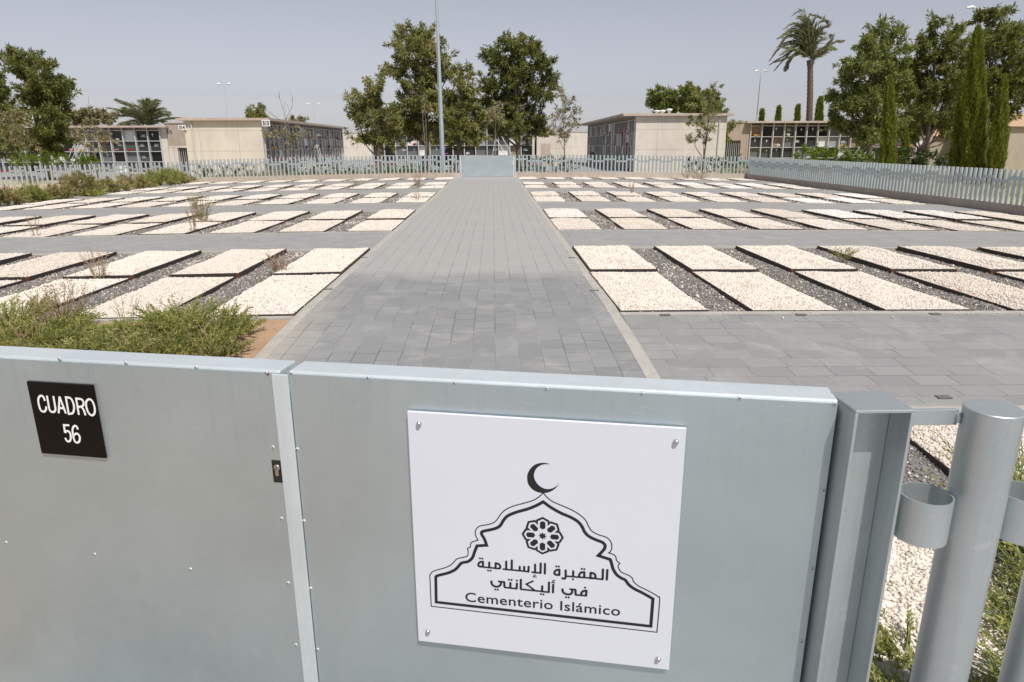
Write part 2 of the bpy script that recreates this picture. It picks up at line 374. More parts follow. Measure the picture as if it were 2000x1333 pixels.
far = [-900, -300, -120, -70, -45] + lin(-30, 30, 2) + [45, 70, 120, 300, 900]
sheet('ground', far, [-300, -60, -20] + lin(-8, 8, 1) + lin(10, 80, 5) + [120, 300, 1200], -.125, MAT['field'])
PX0, PX1 = -2.03, 1.28                       # outer edges of the central path
PITCH_X, GW = 1.374, .917
ROWS = [(6.76, 11.29), (13.79, 18.12), (20.79, 24.93), (27.72, 31.48), (34.4, 36.6)]
XL, XR = -16.7, 13.75                        # ends of the burial field
sheet('central_path', lin(PX0+.11, PX1-.11, 1), lin(1.3, 37.35, .5), 0, MAT['path'])
kerb('path_kerb', PX1-.11, PX1, 2.0, 37.3); kerb('path_kerb', PX0, PX0+.11, 2.0, 37.3)
gaps = [(11.29, 13.79), (18.12, 20.79), (24.93, 27.72), (31.48, 34.4)]
for a, b in gaps:
    sheet('cross_path', lin(XL+.12, PX0, 1), [a+.1, b-.1], 0, MAT['cross']); sheet('cross_path', lin(PX1, XR, 1), [a+.1, b-.1], 0, MAT['cross'])
    for y0, y1 in ((a, a+.1), (b-.1, b)):
        kerb('kerb', XL+.12, PX0, y0, y1); kerb('kerb', PX1, XR, y0, y1)
sheet('cross_path', lin(PX1, XR, 1), lin(4.42, 6.66, .5), 0, MAT['cross'])
kerb('kerb', PX1, XR, 6.66, 6.76); kerb('kerb', PX1, XR, 4.32, 4.42); kerb('kerb', PX1, 8, 1.95, 2.05, .02); kerb('kerb', XL+.12, PX0, 6.68, 6.76, .0)
kerb('kerb', XL, XL+.12, 6.68, 37.1, .03)
sheet('soil', lin(-24, PX0, 1), lin(1.2, 6.68, .5), -.02, MAT['earth'])
sheet('soil', lin(-30, XL, 1), lin(6.68, 38, 1), -.02, MAT['earth'])
sheet('soil', lin(PX1-.2, 8, .5), lin(.6, 1.95, .4), -.03, MAT['earth'])
sheet('lawn', lin(-60, -1.9, 2), lin(37.6, 45.5, 1), -.02, MAT['straw'])
sheet('lawn', lin(15.2, 60, 2), lin(5, 45.5, 2), .0, MAT['straw'])
sheet('pavement', lin(-1.9, 15.2, 2), lin(37.35, 100, 3), -.02, MAT['pave'])
sheet('pavement', lin(-60, -1.9, 2), lin(45.5, 100, 3), -.02, MAT['pave'])
sheet('pavement', lin(15.2, 70, 2), lin(45.5, 100, 3), -.01, MAT['straw'])
sheet('pavement', lin(-14, 14, 1), lin(-24, 1.2, 1), -.01, MAT['pave'])

sheet('soil', lin(-5, -1.0, .5), lin(-1.2, .75, .4), .0, MAT['earth'])  # unseen earth patch, added for its warm reflection in the gate sheet

# ------------------------------------------------------------------ graves: a steel edging filled with white marble gravel
rng = np.random.default_rng(11)
OCT_V = np.array([(1,0,0),(-1,0,0),(0,1,0),(0,-1,0),(0,0,1),(0,0,-1)], float)
OCT_F = np.array([(0,2,4),(2,1,4),(1,3,4),(3,0,4),(2,0,5),(1,2,5),(3,1,5),(0,3,5)])
def _ico():
    bm = bmesh.new(); bmesh.ops.create_icosphere(bm, subdivisions=1, radius=1)
    v = np.array([x.co for x in bm.verts]); f = np.array([[a.index for a in x.verts] for x in bm.faces]); bm.free(); return v, f
ICO_V, ICO_F = _ico()
def pebbles(P, size, rng, fine=False):
    bv, bf = (ICO_V, ICO_F) if fine else (OCT_V, OCT_F)
    n = len(P); nv = len(bv)
    S = size*rng.lognormal(0, .28, (n, 1, 1))*rng.uniform(.65, 1.25, (n, 1, 3))*np.array([1, 1, .75])
    V = bv[None]*S*rng.uniform(.8, 1.2, (n, nv, 1))
    a = rng.uniform(0, 6.28, n); t = rng.normal(0, .5, n); ca, sa, ct, st = np.cos(a), np.sin(a), np.cos(t), np.sin(t)
    y, z = V[:, :, 1]*ct[:, None]-V[:, :, 2]*st[:, None], V[:, :, 1]*st[:, None]+V[:, :, 2]*ct[:, None]
    x = V[:, :, 0]; V = np.stack([x*ca[:, None]-y*sa[:, None], x*sa[:, None]+y*ca[:, None], z], -1)+P[:, None, :]
    F = (bf[None]+np.arange(n)[:, None, None]*nv).reshape(-1, 3)
    return V.reshape(-1, 3), F
def waves(rng, k, lo, hi):
    ws = [(rng.uniform(lo, hi), rng.uniform(lo, hi), rng.uniform(0, 6.28)) for _ in range(k)]
    return lambda x, y: sum(np.sin(a*x+b*y+c) for a, b, c in ws)/math.sqrt(k)
def gravel_fill(name, mat, size, n, rng, fine):
    w = GW/2-.008; l = 1.1-.008; wv = waves(rng, 7, -9, 9)
    def h(x, y):
        e = np.minimum(w-np.abs(x), l-np.abs(y)); return .004+.012*wv(x, y)*(.25+.75*np.clip(e/.2, 0, 1))+.018*np.clip(e/.16, 0, 1)
    xs = np.linspace(-w, w, 14); ys = np.linspace(-l, l, 30); X, Y = np.meshgrid(xs, ys); Z = h(X, Y)-size*.5
    V0 = np.stack([X, Y, Z], -1).reshape(-1, 3)
    F0 = [(j*14+i, j*14+i+1, (j+1)*14+i+1) for j in range(29) for i in range(13)]+[(j*14+i, (j+1)*14+i+1, (j+1)*14+i) for j in range(29) for i in range(13)]
    x = rng.uniform(-w+.004, w-.004, n); y = rng.uniform(-l+.004, l-.004, n)
    V1, F1 = pebbles(np.stack([x, y, h(x, y)+rng.uniform(-.4, .35, n)*size], -1), size, rng, fine)
    return np_mesh(name, np.concatenate([V0, V1]), np.concatenate([np.array(F0), F1+len(V0)]), mat)
fr = MB()
for a in (-1, 1):
    fr.box(*sorted((a*GW/2, a*(GW/2-.008))), -1.1, 1.1, -.14, .011)
    fr.box(-GW/2+.008, GW/2-.008, *sorted((a*1.1, a*1.092)), -.14, .011)
FRAME = fr.mesh('grave_edging', MAT['steel'])
NEARF = [gravel_fill('gravel', MAT['gravel'], .0092, 11500, rng, True) for _ in range(2)]
MIDF = [gravel_fill('gravel', MAT['gravel'], .0115, 7200, rng, False) for _ in range(3)]
FARF = [gravel_fill('gravel', MAT['gravel'], .018, 2600, rng, False) for _ in range(2)]
FRESH = gravel_fill('gravel', MAT['gravel2'], .016, 3600, rng, False)
ORD = ['first', 'second', 'third', 'fourth', 'fifth', 'sixth', 'seventh', 'eighth', 'ninth', 'tenth', 'eleventh', 'twelfth']
def in_view(x0, x1, y0, y1):
    P = np.array([(x, y, float(gz(x, y))) for x in np.linspace(x0, x1, 5) for y in np.linspace(y0, y1, 5)])
    px, py, z = project(P); return bool(((px > -12) & (px < 2012) & (z > 0) & (py < 1345)).any())
n_graves = 0
def grave(x, y0, y1, dz, label, fill):
    global n_graves
    yc = (y0+y1)/2; L = y1-y0
    if not in_view(x-GW/2, x+GW/2, y0, y1): return
    jit = rng.normal(0, .006, 2)
    zt = float(gz(x, yc)); slope = (float(gz(x, y1))-float(gz(x, y0)))/L; tilt = (float(gz(x+.45, yc))-float(gz(x-.45, yc)))/.9
    g = empty('grave', (x+jit[0], yc+jit[1], zt+dz+rng.normal(0, .004)), label, 'grave', 'white gravel graves in rows beside the path')
    g.rotation_euler = (math.atan(slope), -math.atan(tilt)+rng.normal(0, .004), rng.normal(0, .004)); g.scale = (1, L/2.2, 1)
    link('edging', FRAME, None, g)
    f = link('gravel', fill, None, g)
    if rng.random() < .5: f.rotation_euler = (0, 0, math.pi)
    n_graves += 1
fresh = {(1, 1, 0, 1), (1, 1, 6, 1), (1, 1, 7, 1), (1, 1, 8, 0), (1, 1, 5, 1), (1, 2, 7, 0), (1, 2, 8, 1), (1, 3, 7, 1), (1, 3, 5, 1), (1, 3, 6, 0), (1, 2, 6, 0)}
k = 0
for side in (1, -1):
    sn = 'right' if side > 0 else 'left'
    for r, (a, b) in enumerate(ROWS):
        for n in range(12):
            xa = PX1+n*PITCH_X+GW/2+.004 if side > 0 else PX0-n*PITCH_X-GW/2-.004
            if xa+GW/2 > XR-.05 or xa-GW/2 < XL+.1: continue
            beds = [(a+.012, (a+b)/2-.04, .0, 'front'), ((a+b)/2+.035, b-.012, .022, 'rear')] if r < 4 else [(a+.012, b-.02, .01, 'single')]
            for bi, (y0, y1, dz, nm) in enumerate(beds):
                k += 1
                fill = FRESH if (side, r, n, bi) in fresh else (MIDF[k % 3] if r < 2 else FARF[k % 2])
                if r == 0 and n < 3: fill = NEARF[k % 2]
                bed = nm+' bed'
                grave(xa, y0, y1, dz, f'white gravel grave {sn} of path, {ORD[r]} row from front, {ORD[n]} column, {bed}', fill)
for n in range(3):
    x = PX1+n*PITCH_X+GW/2+.004
    grave(x, 2.08, 4.30, .0, f'white gravel grave beside the front picket fence, {ORD[n]} column right of path', NEARF[n % 2])
# dark gravel between the graves
def dark_rows(side, a, b, detail, cols):
    Vs, Fs, off = [], [], 0
    x0, x1 = (PX1, XR) if side > 0 else (XL+.12, PX0)
    xs = np.array(lin(x0, x1, .25)); ys = np.array(lin(a, b, .3)); wv = waves(rng, 9, -5, 5); X, Y = np.meshgrid(xs, ys)
    hh = lambda X, Y: gz(X, Y)-.036+.010*wv(X, Y)
    V = np.stack([X, Y, hh(X, Y)], -1).reshape(-1, 3); nx = len(xs)
    F = [(j*nx+i, j*nx+i+1, (j+1)*nx+i+1) for j in range(len(ys)-1) for i in range(nx-1)]+[(j*nx+i, (j+1)*nx+i+1, (j+1)*nx+i) for j in range(len(ys)-1) for i in range(nx-1)]
    o = tag(link('dark_gravel_bed', np_mesh('dark_gravel_bed', V, F, MAT['dbase'], True)), kind='structure')
    size, dens = detail
    Ps = []
    for n in cols:
        xa = PX1+n*PITCH_X+GW if side > 0 else PX0-n*PITCH_X-PITCH_X
        xb = xa+PITCH_X-GW
        if not in_view(xa, xb, a, b): continue
        m = int((xb-xa)*(b-a)*dens); px = rng.uniform(xa-.03, xb+.03, m); py = rng.uniform(a, b, m)
        Ps.append(np.stack([px, py, hh(px, py)+rng.uniform(-.2, .6, m)*size], -1))
    if Ps:
        V, F = pebbles(np.concatenate(Ps), size, rng)
        tag(link('dark_gravel', np_mesh('dark_gravel', V, F, MAT['dgravel'])), 'dark grey gravel strips between the white graves', 'gravel', None, 'stuff')
for side in (1, -1):
    for r, (a, b) in enumerate(ROWS):
        dark_rows(side, a, b, [(.0115, 3600), (.016, 1500), (.026, 500), (.032, 300), (.04, 200)][r], range(11))
dark_rows(1, 2.06, 4.31, (.0105, 4200), range(3))
# white stones that have rolled off the graves
P = []
for r, (a, b) in enumerate(ROWS[:3]):
    for side in (1, -1):
        for n in range(11):
            xa = PX1+n*PITCH_X+GW if side > 0 else PX0-n*PITCH_X-PITCH_X
            if not in_view(xa, xa+.46, a, b): continue
            for _ in range(7):
                cx, cy = xa+rng.uniform(.05, .41), rng.uniform(a+.1, b-.1); m = rng.integers(4, 40)
                q = np.stack([cx+rng.normal(0, .07, m), cy+rng.normal(0, .14, m)], -1); q = q[(q[:, 0] > xa+.015) & (q[:, 0] < xa+.44) & (q[:, 1] > a+.03) & (q[:, 1] < b-.03)]
                P.append(np.column_stack([q, gz(q[:, 0], q[:, 1])-.028]))
V, F = pebbles(np.concatenate(P), .012, rng)
tag(link('scattered_gravel', np_mesh('scattered_gravel', V, F, MAT['gravel'])), 'white pebbles spilled over the dark gravel strips', 'gravel', None, 'stuff')

# number plates let into the kerbs
pm = MB(); pm.box(-.05, .05, -.028, .028, -.006, .0015)
PLATE = pm.mesh('marker_plate', plain('bronze plate', (.17, .165, .16), .5, .2, .3))
def marker(px, py, label, rz=0):
    P = atg(px, py, .004); o = link('grave_marker', PLATE, None, None, P+np.array([0, 0, .004])); o.rotation_euler = (0, 0, rz)
    tag(o, label, 'grave marker', 'small dark number plates set in the kerb')
marker(641, 565.5, 'small dark plate in the left path kerb beside the first front grave')
marker(1161, 568, 'small dark plate in the right path kerb beside the first front grave')
marker(1117, 503.5, 'small plate in the right path kerb beside the first rear grave')
marker(711, 504, 'small plate in the left path kerb beside the first rear grave')
marker(1299, 615.5, 'small dark plate on kerb in front of the first grave right of path')
marker(1564, 615, 'small dark plate on kerb in front of the second grave right of path')
marker(1826, 613.5, 'small dark plate on kerb in front of the third grave right of path')
marker(1843, 776, 'small dark plate on the kerb just behind the galvanised front posts')

# ------------------------------------------------------------------ the front gate, its signs, post and pickets
GA = atz(563, 725, 1.12); GB = atz(1640, 782, 1.12); GU = (GB-GA)/np.linalg.norm(GB-GA); GRZ = math.atan2(GU[1], GU[0])
GN = np.array([GU[1], -GU[0], 0])             # gate normal towards the street
GO = (GA[0], GA[1], 0)
def on_gate(px, py, off=0.):                   # photograph pixel -> (u, z) on the gate's face
    v = ray(px, py); P0 = GA+GN*off; t = ((P0-CO)@GN)/(v@GN); P = CO+t*v
    return float((P-GA)@GU), float(P[2])
def disc(mb, u, z, y0, y1, r, seg=14):         # short pin along the gate's normal, domed
    vs = []; prof = [(r, y0), (r, (y0+y1)/2), (r*.8, y1*.85+y0*.15), (r*.45, y1)]
    for rr, y in prof:
        for k in range(seg):
            a = 2*math.pi*k/seg; vs.append((u+rr*math.cos(a), y, z+rr*math.sin(a)))
    fs = [(i*seg+k, i*seg+(k+1) % seg, (i+1)*seg+(k+1) % seg, (i+1)*seg+k) for i in range(3) for k in range(seg)]
    mb.add(vs, fs, True); mb.add(vs[-seg:], [tuple(range(seg))])
sm = MB(); disc(sm, 0, 0, 0, -.0022, .0047); RIVET = sm.mesh('rivet', plain('rivet', (.60, .62, .62), .5, .4, .05))
sm = MB(); disc(sm, 0, 0, -.0027, -.0029, .0017, 8); sm.v += []; RIVETC = sm.mesh('rivet_core', MAT['ink'])
def rivets(parent, pix):
    for p in pix:
        u, z = on_gate(*p, off=.003); o = link('rivet', RIVET, None, parent, (u, -.003, z)); c = link('core', RIVETC, None, o)
def leaf(name_label, u0, u1):
    g = empty('gate_leaf', GO, name_label, 'gate leaf', None, GRZ)
    mb = MB(); mb.box(u0, u1, 0, .085, 1.072, 1.12); mb.build('top_rail', MAT['galvrail'], g, bevel=.004)
    mb = MB(); mb.box(u0, u1, 0.003, .085, -.08, -.03); mb.box(u0+.001, u0+.045, .003, .082, -.03, 1.072); mb.box(u1-.045, u1-.001, .003, .082, -.03, 1.072)
    mb.build('frame', MAT['galvrail'], g, bevel=.003)
    mb = MB(); mb.box(u0+.002, u1-.001, -.003, 0.0026, -.09, 1.1135); mb.build('sheet', MAT['galv'], g, bevel=.0008)
    return g
gl = leaf('left galvanised gate leaf with black plate and keyhole', -1.29, -.022)
gr = leaf('right galvanised gate leaf under the white square sign', 0.0, 1.267)
mb = MB(); mb.box(-.041, .001, -.0095, -.0035, .0, 1.1125); mb.build('closing_strip', MAT['galvrail'], gr, bevel=.0015)
rivets(gr, [(569,729),(719,738),(888,748),(1067,759),(1254,769),(1445,778),(1630,789),(1608,958),(1586,1111),(1565,1253),(581,877.6),(594,1018),(607,1149.6),(621,1269)])
rivets(gl, [(116,701),(246,709),(383,718),(520,728),(533,874),(550,1013),(563,1139),(578,1260),(12,1060),(185,1083),(372,1112)])
u0, z1 = on_gate(530, 899, .004); u1, z0 = on_gate(551.5, 943.5, .004)
mb = MB(); mb.box(u0, u1+.012, -.0042, -.0032, z0, z1); lk = mb.build('lock_recess', MAT['lockdark'], gl)  # dark plate laid on the sheet for the shade in the lock recess
cu, cz = on_gate(539.5, 915, .008); mb = MB(); disc(mb, cu, cz, -.0042, -.0078, .0088, 20); mb.box(cu-.0042, cu+.0042, -.0072, -.0042, cz-.0225, cz)
mb.build('lock_cylinder', MAT['brass'], lk); mb = MB(); mb.box(cu-.0008, cu+.0008, -.0083, -.0079, cz-.004, cz+.0045); mb.build('keyhole', MAT['ink'], lk)
u, z = on_gate(523, 731, .003); mb = MB(); disc(mb, u, z, -.003, -.0042, .004, 9); mb.build('rust_spot', plain('rust', (.16, .05, .03), .9), gl)

def ribbon(mb, pts, w, y, closed=False, caps=False):
    P = [np.array(p, float) for p in pts]; n = len(P)
    if closed: seqs = [(P[i-1], P[i], P[(i+1) % n]) for i in range(n)]
    else: seqs = [(P[max(i-1, 0)], P[i], P[min(i+1, n-1)]) for i in range(n)]
    vs = []
    for a, b, c in seqs:
        d1 = b-a; d2 = c-b
        d1 = d1/np.linalg.norm(d1) if np.linalg.norm(d1) > 1e-9 else d2/np.linalg.norm(d2)
        d2 = d2/np.linalg.norm(d2) if np.linalg.norm(d2) > 1e-9 else d1
        n1 = np.array([-d1[1], d1[0]]); n2 = np.array([-d2[1], d2[0]]); m = n1+n2; L = np.linalg.norm(m)
        m = n1 if L < .2 else m/L; k = min(1/max(m@n1, .3), 2.6)
        for s in (1, -1): q = b+m*s*k*w/2; vs.append((q[0], y, q[1]))
    fs = [(2*i, 2*i+1, (2*i+3) % (2*n), (2*i+2) % (2*n)) for i in range(n if closed else n-1)]
    mb.add(vs, fs)
    if caps:
        for p in (P[0], P[-1]): dot(mb, p, w*.5, y)
def dot(mb, p, r, y, seg=12):
    mb.add([(p[0]+r*math.cos(2*math.pi*k/seg), y-.0000, p[1]+r*math.sin(2*math.pi*k/seg)) for k in range(seg)], [tuple(range(seg))])
def poly(mb, pts, y):
    mb.add([(p[0], y, p[1]) for p in pts], [tuple(range(len(pts)))])
def spline(pts, corners=(), sub=5):            # smooth the traced outline except at its corners
    out = []; n = len(pts); P = [np.array(p, float) for p in pts]
    for i in range(n-1):
        p0 = P[i-1] if i > 0 and i not in corners else P[i]; p1, p2 = P[i], P[i+1]
        p3 = P[i+2] if i+2 < n and (i+1) not in corners else P[i+1]
        for k in range(sub):
            t = k/sub; out.append(.5*((2*p1)+(p2-p0)*t+(2*p0-5*p1+4*p2-p3)*t*t+(3*p1-p0-3*p2+p3)*t**3))
    out.append(P[-1]); return out
def text_part(body, mat, parent, pl, pr, cap_h, y, bold=0., name='lettering', spacing=1.):
    cu = bpy.data.curves.new(name, 'FONT'); cu.body = body; cu.offset = bold; cu.space_character = spacing; cu.resolution_u = 4
    o = bpy.data.objects.new(name, cu); COL.objects.link(o)
    dg = bpy.context.evaluated_depsgraph_get(); me = bpy.data.meshes.new_from_object(o.evaluated_get(dg))
    bpy.data.objects.remove(o); bpy.data.curves.remove(cu)
    co = np.empty(len(me.vertices)*3, np.float32); me.vertices.foreach_get('co', co); co = co.reshape(-1, 3)
    x0, x1 = co[:, 0].min(), co[:, 0].max(); t = (co[:, 0]-x0)/(x1-x0)
    V = np.stack([pl[0]+(pr[0]-pl[0])*t, np.full(len(co), y), pl[1]+(pr[1]-pl[1])*t+co[:, 1]*cap_h/.685], -1).astype(np.float32)
    me.vertices.foreach_set('co', V.ravel()); me.update(); me.materials.clear()
    return link(name, me, mat, parent)

# black number plate
sg = empty('number_plate', GO, 'black square plate reading CUADRO 56 on the left gate leaf', 'sign', None, GRZ)
mb = MB(); mb.box(-.7385, -.5415, -.0065, -.0035, .8485, 1.0585); mb.build('backing', MAT['screw'], sg)
mb = MB(); mb.box(-.739, -.543, -.011, -.0067, .8495, 1.056); mb.build('panel', MAT['black'], sg, bevel=.0008)
OF = .0112; ZQ = lambda p: on_gate(40+p[0]/7.842, 730+p[1]/7.842, OF); mb = MB(); yq = -OF; SW = .0056
for closed, pts in ((0, spline([(372,418),(355,365),(325,340),(290,352),(272,400),(280,470),(300,540),(330,578),(365,582),(390,552),(395,505)])), (0, [(405,340),(440,535)]+spline([(440,535),(460,577),(500,590),(528,575),(536,535)])+[(503,345)]),
    (0, [(585,608),(598,352)]), (0, [(598,352),(696,612)]), (0, [(590,528),(668,533)]), (1, [(695,364)]+[(739,617)]+spline([(739,617),(790,611),(815,575),(820,500),(796,420),(758,374),(695,364)])[1:-1]),
    (0, [(850,368),(895,632)]), (0, [(853,384),(900,386)]+spline([(900,386),(945,402),(966,445),(960,488),(932,507)])+[(875,510)]), (0, spline([(930,508),(968,555),(996,640)])),
    (1, spline([(1045,392),(1008,430),(1008,500),(1032,580),(1070,630),(1108,638),(1136,602),(1138,530),(1115,450),(1082,403),(1045,392)])[:-1]),
    (0, [(748,792),(666,790),(682,908)]), (0, spline([(682,905),(712,880),(748,893),(770,950),(768,1010),(745,1040),(712,1030),(686,985)])), (0, spline([(880,857),(860,810),(826,803),(799,850),(805,940),(830,1030),(868,1058),(902,1036),(909,972),(880,925),(845,922),(812,955)]))):
    yq -= .00002; ribbon(mb, [ZQ(p) for p in pts], SW, yq, closed=bool(closed))
mb.build('lettering', MAT['wink'], sg)

# white square sign
sg = empty('cemetery_sign', GO, 'white square acrylic sign with crescent and Arabic lettering', 'sign', None, GRZ)
SF = .0185
mb = MB(); mb.box(.3045, .9525, -.018, -.0095, .389, 1.040); mb.build('panel', MAT['acryl'], sg, bevel=.0012)
for p in ((817, 829.5), (1321, 865), (835, 1236), (1286, 1290.5)):
    u, z = on_gate(*p, off=.026); mb = MB(); disc(mb, u, z, -.0181, -.027, .0062, 18); mb.build('screw', MAT['screw'], sg)
    mb = MB(); disc(mb, u, z, -.0095, -.003, .007, 12); mb.build('spacer', MAT['screw'], sg)
Z5 = lambda p: on_gate(820+p[0]/3.602, 880+p[1]/3.602, SF)
Y1, Y2, Y3 = -SF, -SF-.0003, -SF-.0006
thin_r = [(868,298),(890,325),(930,358),(990,385),(1060,415),(1120,450),(1165,490),(1190,540),(1215,572),(1260,595),(1300,607),(1330,625),(1348,655),(1350,690),(1340,712),(1328,722),(1360,732),(1378,748),(1385,775),(1408,795),(1395,812),(1402,835),(1420,858),(1470,880),(1495,900),(1505,925),(1540,955),(1600,985),(1650,1012),(1675,1030),(1687,1055),(1668,1280)]
thin_l = [(80,1097),(70,880),(85,858),(110,845),(180,825),(220,805),(245,780),(265,762),(310,752),(335,742),(340,715),(335,688),(355,680),(358,655),(375,642),(410,632),(395,605),(390,575),(400,550),(425,532),(480,522),(520,508),(545,485),(570,448),(600,420),(650,395),(720,375),(790,355),(835,330),(868,298)]
mb = MB(); ol = spline(thin_r, (15, 19, 31))+spline(thin_l, (0, 1, 11, 15))
ribbon(mb, [Z5(p) for p in ol[:-1]], .0026, Y1, closed=True)
thick = [(868,362),(920,400),(990,440),(1060,470),(1110,500),(1140,535),(1160,575),(1190,605),(1240,630),(1280,645),(1302,665),(1300,690),(1280,715),(1255,741),(1340,768),(1350,800),(1360,835),(1385,875),(1420,900),(1445,912),(1470,945),(1510,975),(1570,1005),(1640,1045),(1625,1238),(115,1068),(112,890),(130,880),(200,862),(250,838),(285,800),(300,790),(340,782),(370,755),(385,715),(402,672),(470,668),(455,625),(435,590),(440,572),(480,562),(530,550),(565,530),(590,490),(620,460),(680,435),(760,412),(820,388),(868,362)]
ribbon(mb, [Z5(p) for p in spline(thick, (0, 13, 14, 23, 24, 25, 26, 35, 36, 48))[:-1]], .0078, Y1, closed=True)
mb.build('dome_outline', MAT['ink'], sg)
mb = MB()
cres_o = [(918,98),(890,90),(860,88),(830,93),(800,107),(775,133),(758,165),(755,200),(762,235),(780,262),(805,283),(840,297),(880,300),(915,292),(945,275),(968,252),(985,225)]
cres_i = [(985,225),(968,246),(940,264),(905,273),(870,267),(838,247),(814,217),(803,182),(808,150),(825,122),(850,105),(880,97),(918,98)]
o_, i_ = spline(cres_o, (), 4), list(reversed(spline(cres_i, (), 4)))
N = 48
def resample(P, n):
    P = np.array(P); d = np.r_[0, np.cumsum(np.linalg.norm(np.diff(P, axis=0), axis=1))]; s = np.linspace(0, d[-1], n)
    return np.stack([np.interp(s, d, P[:, 0]), np.interp(s, d, P[:, 1])], -1)
A_, B_ = resample(o_, N), resample(i_, N)
vs = [(*Z5(p),) for p in A_]+[(*Z5(p),) for p in B_]; mb.add([(v[0], Y1, v[1]) for v in vs], [(i, i+1, N+i+1, N+i) for i in range(N-1)])
mb.build('crescent', MAT['ink'], sg)
# eight-petal rosette
Z3 = lambda p: on_gate(1010+p[0]/14.81, 1000+p[1]/14.81, SF)
rc = np.array(Z3((737, 697))); rr = (Z3((1350, 750))[0]-Z3((125, 640))[0])/2
def petal(k, r0, r1, hw, cut):
    a = k*math.pi/4+math.pi/2; d = np.array([math.cos(a), math.sin(a)]); n = np.array([-d[1], d[0]])
    return [rc+d*r0*rr, rc+d*(r0+cut)*rr+n*hw*rr, rc+d*(r1-cut)*rr+n*hw*rr, rc+d*r1*rr, rc+d*(r1-cut)*rr-n*hw*rr, rc+d*(r0+cut)*rr-n*hw*rr]
ma, mw, mc = MB(), MB(), MB()
for k in range(8):
    poly(ma, petal(k, .40, 1., .315, .17), Y1-.00005*(k % 2)); poly(mw, petal(k, .10, .885, .225, .13), Y2-.00005*(k % 2)); poly(mc, petal(k, .345, .79, .13, .075), Y3)
st = []
for k in range(16):
    a = k*math.pi/8+math.pi/2; q = .215 if k % 2 == 0 else .105; st.append(rc+rr*q*np.array([math.cos(a), math.sin(a)]))
poly(mc, st, Y3)
ma.build('rosette', MAT['ink'], sg); mw.build('rosette_interlace', MAT['acryl'], sg); mc.build('rosette_petals', MAT['ink'], sg)
# Arabic lettering, stroke by stroke
ZA = lambda p: on_gate(920+p[0]/13.33, 1080+p[1]/13.33, SF)
ZB = lambda p: on_gate(1060+p[0]/13.33, 1080+p[1]/13.33, SF)
LW, BW = .0056, .0045
mb = MB(); yk = [Y1]
def stroke(T, w, *pts): yk[0] -= .000006; ribbon(mb, [T(p) for p in pts], w, yk[0], caps=True)
def curve(T, w, *pts): stroke(T, w, *spline(pts, (), 4))
def dots(T, *pts):
    for p in pts: yk[0] -= .000006; dot(mb, T(p), .0027, yk[0])
# first line
curve(ZA, LW, (312,235),(245,240),(203,275),(190,320),(215,355),(310,365)); stroke(ZA, LW, (312,238),(310,365)); dots(ZA, (232,148),(295,153))
stroke(ZA, BW, (300,365),(350,376),(470,386),(560,396),(640,406),(720,412)); stroke(ZA, LW, (475,255),(472,386)); dots(ZA, (445,462),(510,468))
stroke(ZA, LW, (640,272),(640,405)); curve(ZA, LW, (640,272),(700,285),(745,320),(763,362),(752,400),(718,412))
stroke(ZA, BW, (840,425),(920,436),(1060,448),(1265,468)); stroke(ZA, LW, (917,230),(915,432)); stroke(ZA, LW, (1062,200),(1060,445))
stroke(ZA, LW, (1268,365),(1265,465)); stroke(ZA, BW, (1265,467),(1385,480),(1495,495)); stroke(ZA, LW, (1385,365),(1385,478)); stroke(ZA, LW, (1500,365),(1495,493))
stroke(ZA, BW, (1590,505),(1670,516),(1810,527)); stroke(ZA, LW, (1668,310),(1668,514)); stroke(ZA, LW, (1815,280),(1810,525))
curve(ZA, .0022, (1690,585),(1655,578),(1635,600),(1650,620)); stroke(ZA, .0022, (1612,627),(1702,632))
stroke(ZB, LW, (60,290),(55,540))
curve(ZB, LW, (432,440),(360,450),(315,490),(305,530),(335,568),(430,580)); stroke(ZB, LW, (435,442),(432,578)); dots(ZB, (355,355),(420,360))
curve(ZB, LW, (598,460),(598,610),(588,655),(560,675),(512,664)); stroke(ZB, BW, (598,607),(790,622),(950,637),(1080,645),(1200,655))
stroke(ZB, LW, (795,480),(793,618)); dots(ZB, (787,690))
curve(ZB, LW, (1082,505),(1010,512),(962,550),(950,600),(958,632)); stroke(ZB, LW, (1085,507),(1080,640)); dots(ZB, (1017,420),(1085,425))
stroke(ZB, LW, (1248,522),(1244,658)); stroke(ZB, BW, (1200,655),(1260,662)); curve(ZB, LW, (1248,522),(1320,535),(1365,575),(1375,630),(1348,662),(1244,660))
stroke(ZB, BW, (1360,668),(1400,675),(1555,690)); stroke(ZB, LW, (1570,435),(1560,688)); stroke(ZB, LW, (1685,450),(1670,698))
# second line
curve(ZA, LW, (532,745),(537,800),(572,848),(640,880),(700,880),(755,850),(780,805),(778,765)); stroke(ZA, BW, (720,745),(790,752),(850,762)); curve(ZA, LW, (840,760),(868,775),(868,870),(890,900)); dots(ZA, (632,955),(697,960))
stroke(ZA, BW, (885,902),(1030,918),(1190,934)); stroke(ZA, LW, (1025,785),(1025,915)); dots(ZA, (990,700),(1058,705)); stroke(ZA, LW, (1195,800),(1190,930)); dots(ZA, (1195,722))
stroke(ZA, LW, (1298,700),(1296,942)); stroke(ZA, BW, (1296,948),(1650,985),(1866,1007)); stroke(ZA, .0043, (1612,738),(1440,815),(1660,978))
stroke(ZA, LW, (1855,872),(1850,1003)); dots(ZA, (1820,1075),(1886,1083)); stroke(ZB, BW, (-10,1008),(158,1026)); stroke(ZB, LW, (165,775),(158,1023))
stroke(ZB, LW, (275,830),(268,1030)); curve(ZB, .0022, (315,727),(285,715),(262,735),(275,755)); stroke(ZB, .0022, (228,768),(318,780))
